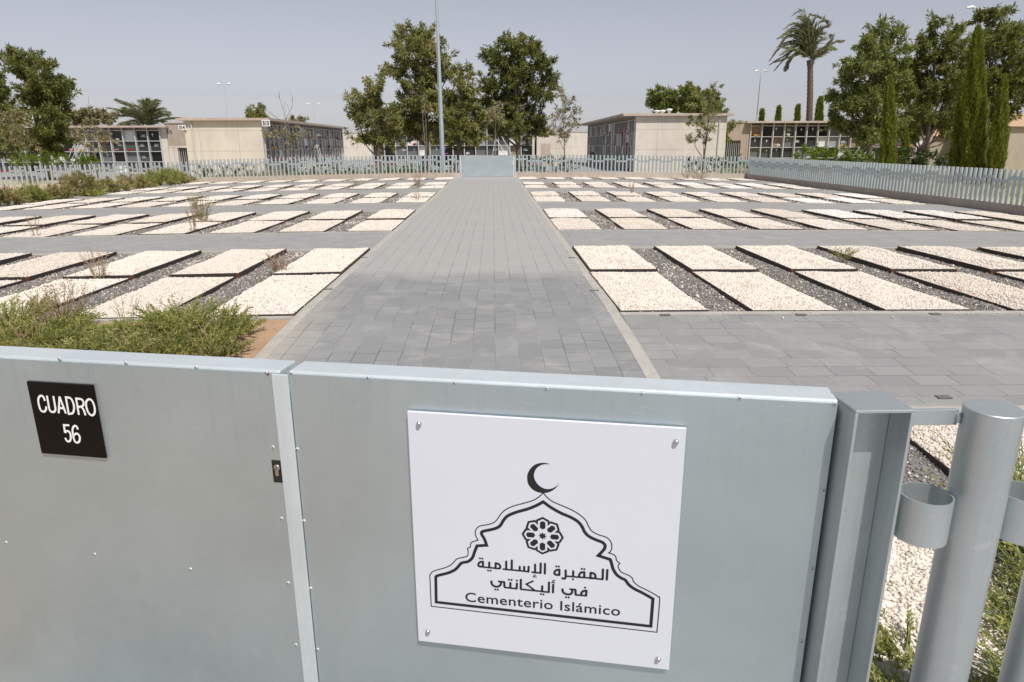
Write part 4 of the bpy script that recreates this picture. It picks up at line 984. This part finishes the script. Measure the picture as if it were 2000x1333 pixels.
tree('broadleaf_tree', 'lower olive tree at the left of the central trees', 43, (742, 322), [(730,168,20,15),(720,192,38,18),(722,215,36,20),(745,235,46,24),(730,262,42,20),(698,232,18,14),(692,205,14,12),(705,270,22,14),(765,262,22,20)], 'leafB', r0=.12)
tree('broadleaf_tree', 'tallest airy olive tree behind the pale blue mast', 45, (834, 324), [(795,72,26,18),(830,72,34,16),(812,100,52,22),(862,110,30,24),(790,132,44,18),(768,142,20,10),(880,142,26,14),(840,145,44,26),(822,180,40,30),(850,205,40,30),(800,205,34,24),(835,250,46,28),(785,235,34,26),(902,152,10,12),(775,78,16,12)], 'leafB', r0=.17)
tree('broadleaf_tree', 'dense low tree between the two tall central trees', 44, (888, 324), [(912,165,18,24),(900,190,34,22),(890,220,42,26),(925,222,32,28),(895,255,44,24),(925,262,30,20),(870,268,30,18),(918,140,8,12)], 'leafB', r0=.13)
tree('broadleaf_tree', 'tall dark round-headed tree right of the mast', 46, (1013, 324), [(1000,86,36,18),(1032,92,24,18),(965,112,22,18),(990,125,44,28),(1038,128,36,28),(1068,118,12,12),(982,165,44,28),(1030,170,40,26),(1075,158,18,12),(1088,150,8,8),(1055,182,30,16),(990,205,44,26),(1035,225,40,26),(1000,250,40,22),(1045,260,32,16),(960,190,24,26),(965,240,24,20)], 'leafA', r0=.18)
tree('young_tree', 'pale olive sapling in front of the dark round-headed tree', 41, (966, 320), [(972,212,18,14),(960,225,20,12),(982,228,14,10),(968,205,8,8)], 'leafC', 'palebark', .05, 'young trees behind the fence', clump=.24, leaf=(.16,.055), dens=14, per=26)
tree('young_tree', 'thin sapling with pale stem right in front of the mast tree', 41, (833, 322), [(834,278,15,10),(822,196,20,9),(838,215,12,8)], 'leafC', 'palebark', .045, 'young trees behind the fence', [[(833,290),(832,240),(828,200),(824,185)]], clump=.24, leaf=(.16,.055), dens=10, per=22)
tree('young_tree', 'thin browning tree at the right end of the central trees', 43, (1104, 322), [(1098,185,13,12),(1108,205,20,13),(1094,228,26,14),(1118,245,18,10),(1085,255,16,14),(1102,262,14,12),(1120,215,10,9)], 'leafC', 'palebark', .06, 'young trees behind the fence', [[(1103,200),(1099,175),(1098,160)],[(1110,205),(1130,196)]], clump=.3, leaf=(.17,.055), dens=14, per=34)
tree('broadleaf_tree', 'round green tree behind the roof of the right long block', 80, (1296, 300), [(1292,190,26,18),(1310,200,22,20),(1282,205,18,14),(1300,212,30,12)], 'leafD', r0=.18, group='trees beyond the buildings', leaf=(.34,.11))
tree('broadleaf_tree', 'dense green tree behind the thin sapling and right long block', 78, (1365, 300), [(1345,180,22,14),(1365,195,30,22),(1390,205,20,18),(1340,205,20,18),(1375,220,36,16)], 'leafD', r0=.18, group='trees beyond the buildings', leaf=(.34,.11))
tree('broadleaf_tree', 'small dark tree filling the corner right of the blank sunlit wall', 53, (1412, 322), [(1405,240,18,16),(1420,250,15,14),(1408,268,20,14),(1398,255,14,14),(1412,225,8,8)], 'leafD', r0=.1, leaf=(.22,.06))
tree('young_tree', 'sparse brownish sapling in front of the blank sunlit wall', 42, (1371, 322), [(1376,188,20,14),(1396,172,13,8),(1364,210,20,14),(1384,215,20,14),(1356,238,16,14),(1380,245,24,16),(1350,268,14,12),(1402,198,10,6),(1375,268,14,10)], 'leafB', 'bark', .065, 'young trees behind the fence', [[(1377,200),(1388,180),(1396,160)]], clump=.26, leaf=(.17,.05), dens=15, per=34)
tree('broadleaf_tree', 'tall leafy green tree nearest the palm on the right', 41, (1697, 318), [(1722,62,28,18),(1748,72,22,16),(1700,88,30,20),(1738,105,46,26),(1682,120,38,22),(1690,155,50,28),(1740,150,44,28),(1650,160,24,10),(1660,188,40,18),(1705,200,56,30),(1625,182,16,8),(1680,238,52,22),(1725,245,44,26),(1640,232,24,14),(1690,268,44,16),(1650,205,30,16)], 'leafD', r0=.19)
tree('broadleaf_tree', 'middle brown-tipped tree of the right group', 43, (1808, 320), [(1832,50,20,22),(1803,85,20,18),(1832,95,40,28),(1865,75,24,22),(1812,135,46,28),(1852,160,44,32),(1795,180,40,28),(1840,205,50,28),(1795,225,34,22),(1835,250,44,20),(1785,115,14,12)], 'leafA', r0=.16)
tree('broadleaf_tree', 'broad dark tree cut by the right edge of the photo', 45, (1942, 320), [(1925,32,24,16),(1955,36,24,18),(1945,70,44,26),(1988,80,30,34),(1945,115,50,32),(1990,140,36,36),(1950,165,48,32),(1900,190,34,30),(1975,200,34,24),(1915,235,34,24),(1960,228,26,16),(2020,120,40,60)], 'leafA', r0=.19)

tree('broadleaf_tree', 'shadowy green tree filling the gap behind the middle right trees', 51, (1778, 318), [(1775,150,30,34),(1768,195,34,30),(1785,235,36,26),(1880,130,34,36),(1885,185,34,36),(1870,235,36,26),(1900,95,20,24),(1772,262,26,14),(1870,262,30,14)], 'leafD', r0=.15, group='trees behind the fence')
w = simple_wall('concrete_wall', 'long low cream perimeter wall far behind the niche blocks', -75, 80, 100, 100.4, -.6, 3.3, MAT['panel'])
# ------------------------------------------------------------------ cypresses
def cypress(label, px, py_top, py_base, hw, Y, lean=0, group='columnar cypresses beyond the right fence', dens=1.):
    rng = np.random.default_rng(int(px*7+hw)); B0 = atY(px, py_base, Y); g = float(gz(B0[0], Y)); T0 = atY(px+lean, py_top, Y); s = Y/FPX*.88
    z0 = min(g, B0[2]) if Y < 50 else g; H_ = T0[2]-z0; r = hw*s
    c = empty('cypress', (B0[0], Y, z0), label, 'tree', group)
    n = int(16000*dens*max(.2, H_*r/3)); t = rng.uniform(0, 1, n)**1.15; a = rng.uniform(0, 6.283, n)
    prof = .82*np.minimum(1, .86+.6*t)*np.clip((1-t)/.62, 0, 1)**.5; wob = 1+.13*np.sin(a*5+t*9)+.10*np.sin(a*9-t*23)+.08*np.sin(t*31+a*2)
    rad = r*prof*wob*rng.uniform(.80, 1.03, n); lx = (T0[0]-B0[0])*t
    P = np.stack([lx+rad*np.cos(a), rad*np.sin(a), t*H_], -1)
    D = unit(np.stack([.22*np.cos(a), .22*np.sin(a), np.full(n, 1.)], -1)+rng.normal(0, .18, (n, 3)))
    tone = np.clip(.5+.25*np.sin(a*5+t*9)+.18*rng.normal(0, 1, n), 0, 1)
    L = .15 if Y < 50 else .45
    V, F, T = leaf_blades(P, D, L*rng.uniform(.6, 1.3, n), L*.24*rng.uniform(.7, 1.3, n), rng, tone)
    link('crown', np_mesh('crown', V, F, MAT['cyp'], False, T), None, c)
    mb = MB(); mb.tube([(0,0,-.2), (lx.mean()*.3, 0, H_*.5), ((T0[0]-B0[0])*.9, 0, H_*.93)], [r*.5, r*.45, .02], 8); mb.build('trunk', MAT['bark'], c)
cypress('slim cypress standing alone in front of the green tree', 1738, 152, 322, 17, 31)
cypress('tallest cypress of the right group', 1906, 55, 330, 25, 30, 4, dens=1.2)
cypress('shorter cypress pressed against the left of the tallest one', 1877, 163, 329, 20, 31, 6)
cypress('cypress nearest the right edge, beside the beige shed', 1948, 150, 331, 18, 29, 14)
cypress('dark cypress partly hidden behind the right of the lone cypress', 1770, 250, 312, 10, 37)
for px, top, hw, lb in ((1488,221,5,'smallest far cypress above the right block roof'), (1521,215,5.5,'far slim cypress second from left above the roof'), (1558.5,212,5.5,'far slim cypress just left of the palm trunk'), (1602,197.5,8.5,'thicker far cypress just right of the palm trunk')):
    cypress(lb, px, top, 240, hw, 70, 0, 'far cypresses above the roof')

# ------------------------------------------------------------------ palms
def frond_mesh(pts, rng, leafL, n, mat, blow=(0, 0, 0), w=.045):
    pts = np.array(pts); d = np.r_[0, np.cumsum(np.linalg.norm(np.diff(pts, axis=0), axis=1))]; s = np.linspace(.1*d[-1], d[-1], n)
    P = np.stack([np.interp(s, d, pts[:, i]) for i in range(3)], -1); T = unit(np.gradient(P, axis=0))
    side = unit(np.cross(T, np.array([0, 0, 1.]))+1e-6); Vs, Fs, Ts, n0 = [], [], [], 0
    for sg in (1, -1):
        t = np.linspace(0, 1, n); D = unit(side*sg*.62+T*(.75+.6*t[:, None])+np.array(blow)*.7+np.array([0, 0, -.30])+rng.normal(0, .12, (n, 3)))
        L = leafL*np.sin(np.clip(t*.86+.13, 0, 1)*math.pi)**.55*rng.uniform(.85, 1.1, n)
        V, F, tn = leaf_blades(P, D, L, w, rng, np.clip(rng.normal(.5, .2, n), 0, 1), .1); Vs.append(V); Fs.append(F+n0); Ts.append(tn); n0 += len(V)
    m2 = MB(); m2.tube([tuple(p) for p in P[::6]]+[tuple(P[-1])], list(np.linspace(.03, .006, len(P[::6])+1)), 4, False)
    q = np.array(m2.v); f = np.array(m2.f); Vs.append(q); Fs.append(f+n0); Ts.append(np.full(len(q), .7))
    return np_mesh('frond', np.concatenate(Vs), np.concatenate(Fs), mat, False, np.concatenate(Ts))
def palm(label, Y, base_px, crown_px, fronds_px, trunk_r, leafL, blow, depth_sp, trunk=True, extra=0, bush_=False):
    rng = np.random.default_rng(sum(map(ord, label))); B0 = atY(*base_px, Y); B0[2] = float(gz(B0[0], Y)); C0 = atY(*crown_px, Y)
    p = empty('palm_tree', tuple(B0), label, 'palm tree')
    mb = MB(); n = 26; prof = []
    pts = []; rad = []
    for k in range(n*2+1):
        t = k/(2*n); q = (C0-B0)*t; q = q+np.array([.14*math.sin(t*3.0), 0, 0]); pts.append(q); rad.append(trunk_r*(1.15-.32*t+(.3*max(0, t-.93)/.07))*(1.0 if k % 2 else 1.13))
    mb.tube(pts, rad, 12); mb.build('trunk', MAT['palmbark'], p)
    top = pts[-1]
    fronds_px = list(fronds_px)+[[(a+rng.normal(0, 3+2.5*k), b+rng.normal(0, 3+2*k)) for k, (a, b) in enumerate(pp)] for pp in fronds_px[::3]]
    for i, pp in enumerate(fronds_px):
        yo = rng.uniform(-1, 1)*depth_sp; q = [atY(a, b, Y)-B0 for a, b in pp]; m = len(q)
        q = [top*1.0]+[v+np.array([0, yo*(k+1)/m, 0]) for k, v in enumerate(q)]
        # smooth the traced rib
        q = [q[0]]+list(spline(q, (), 4))[1:]
        link('frond', frond_mesh(q, rng, leafL, 74, MAT['palm'], blow, .062), None, p)
    if trunk:
        for k in range(16):
            a = rng.uniform(0, 6.28); mb = MB(); e = top+np.array([math.cos(a)*.42, math.sin(a)*.42, rng.uniform(-.45, .1)]); mb.tube([top+np.array([0,0,-.3]), e], [.07, .02], 5); mb.build('frond_stub', MAT['palmbark'], p)
    return p
PC = (1582, 118)
palm('tall palm with wind-blown crown above the right niche block', 64, (1575, 318), PC, [
 [(1565,95),(1540,105),(1508,125)], [(1560,85),(1530,90),(1506,118)], [(1560,78),(1535,72),(1512,98)], [(1562,68),(1540,58),(1516,78)], [(1568,62),(1552,46),(1528,58)], [(1572,55),(1565,38),(1542,42)],
 [(1576,50),(1578,34),(1560,30)], [(1582,55),(1590,36),(1575,30)], [(1588,60),(1602,42),(1592,34)], [(1592,66),(1610,52),(1604,42)], [(1594,75),(1614,62),(1612,54)], [(1598,85),(1618,72),(1618,66)],
 [(1600,98),(1622,88),(1642,88)], [(1602,104),(1625,94),(1645,92)], [(1600,100),(1618,82),(1617,70)], [(1572,100),(1552,112),(1546,132)], [(1570,105),(1545,110),(1512,122)], [(1598,108),(1612,100),(1602,112)],
 [(1570,72),(1552,62),(1530,70)], [(1576,66),(1568,50),(1548,52)], [(1584,66),(1588,48),(1572,42)], [(1565,85),(1545,80),(1518,92)], [(1590,78),(1600,60),(1590,50)], [(1570,90),(1552,92),(1522,108)], [(1578,80),(1572,62),(1552,60)],
 [(1586,84),(1596,68),(1584,58)], [(1562,100),(1538,98),(1515,110)], [(1580,60),(1580,44),(1566,36)]], .26, .86, (-.55, 0, -.05), 1.5)
palm('short bushy palm showing above the left block roof', 66, (285, 300), (285, 250), [
 [(268,222),(245,212),(222,208)], [(265,228),(240,225),(222,224)], [(262,235),(240,236),(225,240)], [(272,215),(258,203),(246,197)], [(278,210),(270,198),(262,194)], [(284,208),(286,198),(290,194)], [(290,212),(298,203),(302,198)],
 [(298,216),(312,200),(316,197)], [(300,222),(318,212),(332,214)], [(302,228),(325,218),(348,220)], [(305,234),(328,228),(346,232)], [(300,238),(322,236),(340,246)], [(262,240),(244,244),(232,250)], [(280,220),(276,206),(276,200)], [(294,222),(304,212),(310,208)], [(270,228),(252,218),(236,216)], [(298,230),(314,222),(328,222)], [(288,216),(292,206),(298,202)]], .3, .95, (0, 0, 0), 2.0, trunk=True)

# ------------------------------------------------------------------ hedges, bushes, weeds, grass
def bush(label, base_px, blobs_px, leafm, name='bush', cat='bush', group=None, Y=None, leaf=(.12,.045), clump=.2, dens=26, per=30, droop=0, **kw):
    rng = np.random.default_rng(sum(map(ord, label)))
    B0 = atg(*base_px) if Y is None else atY(*base_px, Y)
    Y = B0[1]; B0[2] = float(gz(B0[0], Y)); s = Y/FPX
    t = empty(name, tuple(B0), label, cat, group); bl = []
    for px, py, rx, ry in blobs_px:
        c = atY(px, py, Y+rng.uniform(-.3, .3)*rx*s)-B0; bl.append((c, np.array([rx*s, max(rx*.8, ry)*s, ry*s])))
    me, tips = crown_mesh('foliage', bl, rng, MAT[leafm], leaf, clump, dens, per, droop, .2, **kw)
    link('foliage', me, None, t); mb = MB()
    for c, q in tips:
        for p in q[:7]: mb.tube([(c[0]*.8, c[1]*.8, -.05), (p+c)/2*np.array([1, 1, .8]), p], [.02, .013, .005], 4)
    mb.build('stem', MAT['gstem'], t); return t
HG = 'hedge bushes behind the back fence'
bush('bright green low hedge behind the left side fence', (100, 330), [(40,312,34,10),(95,312,36,10),(150,312,34,11),(172,316,22,9)], 'hedge', 'hedge', 'hedge', HG, 40)
for i, (x0, x1, lb) in enumerate(((385, 470, 'dull green hedge in front of the blank 514 wall'), (470, 560, 'dull green hedge below the 513 board'), (560, 660, 'dull green hedge under the half bare sapling'), (660, 760, 'dull green hedge below the left central tree'), (760, 890, 'dull green hedge around the foot of the pale blue mast'))):
    n = 4; bush(lb, ((x0+x1)/2, 344), [(x0+(x1-x0)*(k+.5)/n, 334+rt.uniform(-4, 3), (x1-x0)/n*.75, 11) for k in range(n)], 'dhedge' if i != 1 else 'weed', 'hedge', 'hedge', HG, 39.6, dens=14)
bush('dark green hedge immediately right of the far gate', (1062, 340), [(1018,322,20,16),(1050,322,22,17),(1085,322,22,17),(1112,326,14,13)], 'dhedge', 'hedge', 'hedge', HG, 40.5, dens=18)
bush('dark green rounded hedge at the foot of the sparse sapling', (1395, 340), [(1352,324,18,13),(1380,322,22,16),(1412,322,24,16),(1440,323,20,15)], 'dhedge', 'hedge', 'hedge', HG, 41, dens=18)
bush('bright yellow green hedge behind the right side fence', (1620, 330), [(1575,305,22,14),(1605,300,26,16),(1640,304,28,15),(1672,310,22,12),(1692,315,16,10)], 'hedge', 'hedge', 'hedge', None, 34, leaf=(.16,.06), dens=20)
bush('dark glossy hedge between the lone cypress and the trio', (1795, 330), [(1758,312,18,16),(1785,308,24,18),(1815,310,24,16),(1838,318,16,12)], 'dhedge', 'hedge', 'hedge', None, 33, leaf=(.16,.06), dens=20)
bush('dark undergrowth left of the lone cypress', (1712, 330), [(1690,300,24,16),(1715,306,16,14)], 'dhedge', 'bush', 'bush', None, 36, dens=14)
LB = 'weedy bushes along the left kerb'
for lb, b, bl, m in (('green and brown weedy bush at the left photo edge below the fence', (12, 400), [(-8,388,18,14),(12,384,16,13),(30,390,12,10)], 'weed'),
    ('small green weedy bush second from the left edge', (62, 394), [(55,378,14,13),(70,380,14,11),(85,386,12,8)], 'shrub'), ('low brown weedy bush before the pink seeded bush', (112, 389), [(100,377,14,11),(120,375,14,12),(132,380,10,8)], 'weed'),
    ('tallest weedy bush topped with pinkish seed heads', (160, 383), [(148,360,18,16),(165,356,16,17),(180,366,14,14),(160,372,22,10)], 'weed'), ('green foot of the pink seeded weedy bush', (182, 384), [(178,376,14,8),(190,378,10,6)], 'shrub'),
    ('olive brown weedy bush halfway along the left fence', (215, 377), [(205,364,16,11),(225,362,16,11)], 'weed'), ('brown weedy bush right of halfway along the left fence', (255, 372), [(245,358,16,11),(265,357,16,11)], 'weed'),
    ('bright green weedy bush near the left fence corner', (310, 363), [(292,350,16,12),(312,346,20,13),(335,346,16,12)], 'shrub'), ('last brown green weedy bush at the left fence corner', (352, 358), [(345,348,14,10),(362,348,12,10)], 'weed'),
    ('dark green weed tuft spilling over the left kerb corner', (280, 368), [(276,358,12,9),(288,360,12,7)], 'shrub')):
    bush(lb, b, [(x, y+ry*.05, rx*1.4, ry*1.05) for x, y, rx, ry in bl], m, 'weedy_bush', 'bush', LB, leaf=(.13,.03), clump=.17, dens=60, per=36, droop=-.35)
def shoots(rng, n, R_, h, leafL, leafW, nl, spread=.55, base=(0, 0, 0), droop=.1):
    """n arching stems, leaves all along their upper part"""
    P, D, mb = [], [], MB()
    for _ in range(n):
        a = rng.uniform(0, 6.28); r = R_*math.sqrt(rng.uniform(0, 1))*.6; b = np.array(base)+np.array([r*math.cos(a), r*math.sin(a), 0]); a2 = a+rng.normal(0, .5)
        hh = h*rng.uniform(.55, 1.1); out = np.array([math.cos(a2), math.sin(a2), 0])*R_*spread*rng.uniform(.3, 1.2)
        q = [b, b+out*.35+np.array([0,0,hh*.55]), b+out+np.array([0,0,hh*(1-droop*rng.uniform(0, 1))])]
        t = np.linspace(.18, 1, nl)[:, None]; c = (1-t)**2*q[0]+2*t*(1-t)*q[1]+t*t*q[2]; T = unit(2*(1-t)*(q[1]-q[0])+2*t*(q[2]-q[1]))
        P.append(c); D.append(unit(T*.75+rng.normal(0, .5, c.shape))); mb.tube([tuple(v) for v in q], [.0035, .0028, .0012], 4, False)
    P = np.concatenate(P); D = np.concatenate(D); m = len(P)
    V, F, T = leaf_blades(P, D, leafL*rng.uniform(.6, 1.35, m), leafW*rng.uniform(.7, 1.3, m), rng, np.repeat(np.clip(rng.normal(.5, .24, n), 0, 1), nl)[:m])
    return V, F, T, mb
def shrub(label, px, py, R_, h, n, leafm='shrub', leafL=.038, leafW=.0062, nl=46, name='shrub', cat='shrub', group=None, spread=.9, stem='gstem', z=None, heads=0):
    rng = np.random.default_rng(sum(map(ord, label))); B0 = atg(px, py) if z is None else atz(px, py, z)
    s = empty(name, tuple(B0), label, cat, group); V, F, T, mb = shoots(rng, n, R_, h, leafL, leafW, nl, spread)
    link('foliage', np_mesh('foliage', V, F, MAT[leafm], False, T), None, s); mb.build('stem', MAT[stem], s)
    if heads:
        P = rng.normal(0, 1, (heads, 3))*np.array([R_*.55, R_*.55, h*.16])+np.array([0, 0, h*.86])
        V, F, T = leaf_blades(P, unit(rng.normal(0, 1, P.shape)), .022, .009, rng, rng.uniform(0, 1, heads)); tag(link('seed_heads', np_mesh('seed_heads', V, F, MAT['dryweed'], False, T), None, s), kind='stuff')
    return s
SG = 'feathery green shrubs behind the left gate leaf'
for i, (px, py, R_, h, lb) in enumerate(((15, 640, .34, .30, 'feathery green shrub at the left photo edge behind the gate'), (-30, 668, .34, .30, 'feathery shrub cut by the left photo edge'), (95, 652, .32, .26, 'feathery green shrub below the brown dry weed'), (60, 684, .3, .24, 'feathery shrub right above the CUADRO plate'),
     (170, 668, .30, .24, 'feathery green shrub right of the brown dry weed'), (140, 698, .3, .24, 'feathery shrub touching the gate top right of the plate'), (240, 660, .30, .23, 'feathery shrub in the middle of the bed'), (215, 700, .3, .22, 'low feathery shrub behind the gate rail, mid bed'),
     (305, 655, .30, .25, 'feathery green shrub under the bed corner of bare gravel'), (290, 694, .3, .24, 'feathery shrub behind the gate rail right of mid bed'), (360, 648, .30, .28, 'tall feathery shrub before the second left grave'), (370, 690, .32, .28, 'feathery shrub behind the rail with dry stalks'),
     (418, 660, .28, .30, 'big feathery green shrub at the right of the bed'), (440, 692, .22, .22, 'feathery shrub nearest the sandy corner'), (466, 652, .2, .16, 'small feathery sprig reaching onto the sand'), (330, 632, .16, .12, 'tiny dark sprig at the grave kerb'))):
    hv = (1.15, .62, .95, 1.2, .7, 1.0, .55, .9, .75, 1.0, 1.25, .8, 1.2, .6, 1., 1.)[i]
    shrub(lb, px, py, R_*(.8+.2*hv), h*hv*.80, int(58*R_/.3*(.6+.4*hv)), 'shrub' if i % 4 != 1 else 'shrub2', .042, .0078, 52, group=SG)
shrub('tall brown dry weed rising from the shrub bed', 128, 640, .24, .42, 46, 'dryweed', .018, .006, 26, 'dry_weed', 'weed', None, .8, 'stem', heads=420)
for px, py, h, lb in ((60, 690, .42, 'thin dry stalks at the left end of the bed'), (255, 640, .34, 'thin dry stalks before the second left grave'), (350, 640, .30, 'dry stalks over the first left grave'), (410, 700, .36, 'dry straw stalks in the right of the bed'), (270, 700, .3, 'bent straw stalks in mid bed'), (20, 700, .34, 'reddish stalks at the bottom left of the bed')):
    shrub(lb, px, py, .16, h, 9, 'dryweed', .014, .005, 9, 'dry_weed', 'weed', None, 1., 'stem', heads=40)
for px, py, R_, h, n, m, lb in ((397, 437, .16, .62, 26, 'weed', 'tall dry tuft with green foot in the second left row'), (380, 405, .14, .4, 20, 'weed', 'pale green tuft in the third left row'), (377, 452, .1, .5, 8, 'dryweed', 'thin brown weed in the second left row'), (72, 462, .1, .45, 7, 'dryweed', 'thin dry stalk in the second left row near the edge'),
     (547, 533, .13, .26, 22, 'dryweed', 'reddish weed at the corner of the first rear left grave'), (195, 545, .12, .38, 16, 'dryweed', 'brown weed beside the rear left graves'), (1644, 509, .13, .19, 22, 'shrub', 'small green weed against the third rear grave edging'), (1340, 351, .2, .5, 18, 'dryweed', 'brown tuft at the right back wall'),
     (1362, 352, .45, .5, 34, 'weed', 'larger olive tuft at the right back wall'), (815, 363, .2, .6, 18, 'dryweed', 'brown tuft in the fourth left row'), (700, 361, .5, .25, 30, 'weed', 'flat straw tuft in the fourth left row'), (497, 352, .7, .55, 60, 'dryweed', 'straw coloured clump at the left back wall'), (455, 354, .1, .9, 6, 'dryweed', 'thin upright stalk at the left back wall'),
     (815, 392, .1, .3, 9, 'dryweed', 'small dry weed in the third left row'), (1235, 380, .12, .5, 7, 'dryweed', 'thin dry weed in the third right row'), (430, 324, .9, 1.5, 70, 'weed', 'pale wispy bush in front of the blank 514 wall')):
    shrub(lb, px, py, R_, h, n, m, .03 if h < .5 else .05, .009 if h < .5 else .014, 22, 'weed_tuft', 'weed', None, 1., 'stem', heads=60 if m == 'dryweed' else 0)
WG = 'small green weeds at the foot of the front pickets'
for i, (x, y, R_, h, n, lb) in enumerate(((1.42, 1.98, .10, .10, 26, 'low green weed behind the gate post foot'), (1.53, 2.10, .09, .13, 16, 'thin upright weed left of the near picket'), (1.36, 1.78, .12, .10, 40, 'green weed at the bottom edge beside the post'), (1.72, 1.75, .14, .12, 50, 'green weed patch right of the near picket'), (1.92, 1.9, .16, .15, 56, 'green weed patch further right of the near picket'),
      (1.62, 1.58, .13, .11, 40, 'green weed close behind the near picket foot'), (2.1, 2.15, .16, .2, 50, 'bushy green weed between the pickets'), (2.35, 2.35, .2, .34, 70, 'tall leafy weed beside the second ring'), (2.55, 2.75, .24, .46, 90, 'tallest leafy green bush at the right edge between the pickets'), (1.85, 1.6, .12, .08, 30, 'low weed at the bottom right corner'), (2.2, 1.8, .16, .12, 50, 'spreading weed in the bottom right corner'))):
    n = int(n*1.7); R_ *= 1.2; s = empty('weed', (x, y, float(gz(x, y))-.03), lb, 'weed', WG); rng = np.random.default_rng(i+50); V, F, T, mb = shoots(rng, n, R_, h, .028, .009, 20, 1.1)
    link('foliage', np_mesh('foliage', V, F, MAT['shrub'], False, T), None, s); mb.build('stem', MAT['gstem'], s)
def grass(label, n, xr, yr, h, leafm, rng, keep=None):
    x = rng.uniform(*xr, n); y = rng.uniform(*yr, n)
    if keep is not None: k = keep(x, y); x, y = x[k], y[k]
    P = np.stack([x, y, gz(x, y)-.02], -1); D = unit(rng.normal(0, .35, P.shape)+np.array([0, 0, 1])); nn = len(P)
    V, F, T = leaf_blades(P, D, h*rng.uniform(.4, 1.2, nn), h*.07, rng, rng.uniform(0, 1, nn)); tag(link('grass', np_mesh('grass', V, F, MAT[leafm], False, T)), label, 'grass', None, 'stuff')
MAT['strawg'] = leaf_mat('straw grass blades', (.34, .31, .15), (.55, .50, .30), (.30, .33, .12), .3, .2)
grass('dry straw grass behind the right side fence', 26000, (14.4, 34), (24, 48), .42, 'strawg', rt)
grass('dry weedy grass behind the back fence', 16000, (-16, -2.2), (38, 41.5), .3, 'weed', rt)
grass('straw and green grass under the weedy bushes along the left kerb', 9000, (-18.9, -16.75), (23, 37.2), .24, 'weed', rt)
# stones and crumbs on the soil by the gate
nn = 420; x = rt.uniform(PX1+.02, 2.9, nn); y = rt.uniform(1.25, 2.0, nn); V, F = pebbles(np.stack([x, y, gz(x, y)-.028], -1), .012, rt)
tag(link('scattered_stones', np_mesh('scattered_stones', V, F, MAT['gravel'])), 'white pebbles strewn on the soil by the front pickets', 'gravel', None, 'stuff')
nn = 700; x = rt.uniform(-4.5, -2.05, nn); y = rt.uniform(2.2, 6.6, nn); V, F = pebbles(np.stack([x, y, gz(x, y)-.018], -1), .009, rt)
tag(link('soil_crumbs', np_mesh('soil_crumbs', V, F, MAT['earth'])), 'crumbs of sandy soil beside the path', 'soil', None, 'stuff')
# stray pebbles on the paving, leaf litter under the shrubs
q = []
for r, (a, b) in enumerate(ROWS[:3]):
    for sd in (1, -1):
        m = 70; xx = rt.uniform(0, 9, m); q.append(np.stack([(PX1+xx) if sd > 0 else (PX0-xx), a-.02-np.abs(rt.normal(0, .16, m))], -1))
    for xe, sg2 in ((PX1-.05, -1), (PX0+.05, 1)):
        m = 40; q.append(np.stack([xe+sg2*np.abs(rt.normal(0, .12, m)), rt.uniform(a, b, m)], -1))
q = np.concatenate(q); q = q[~((q[:, 0] < PX0) & (q[:, 1] < 6.7))]
V, F = pebbles(np.column_stack([q, gz(q[:, 0], q[:, 1])+.008]), .009, rt)
tag(link('stray_pebbles', np_mesh('stray_pebbles', V, F, MAT['gravel'])), 'stray white pebbles lying on the paving and kerbs', 'gravel', None, 'stuff')
nn = 900; x = rt.uniform(-4.4, -2.06, nn); y = rt.uniform(2.4, 6.5, nn); P = np.stack([x, y, gz(x, y)-.014], -1); D = unit(rt.normal(0, 1, P.shape)*np.array([1, 1, .12]))
V, F, T = leaf_blades(P, D, .035*rt.uniform(.4, 1.5, nn), .007, rt, rt.uniform(0, 1, nn)); tag(link('leaf_litter', np_mesh('leaf_litter', V, F, MAT['dryweed'], False, T)), 'dry leaf litter on the sandy soil under the shrubs', 'leaf litter', None, 'stuff')
print('graves', n_graves, 'objects', len(bpy.data.objects))
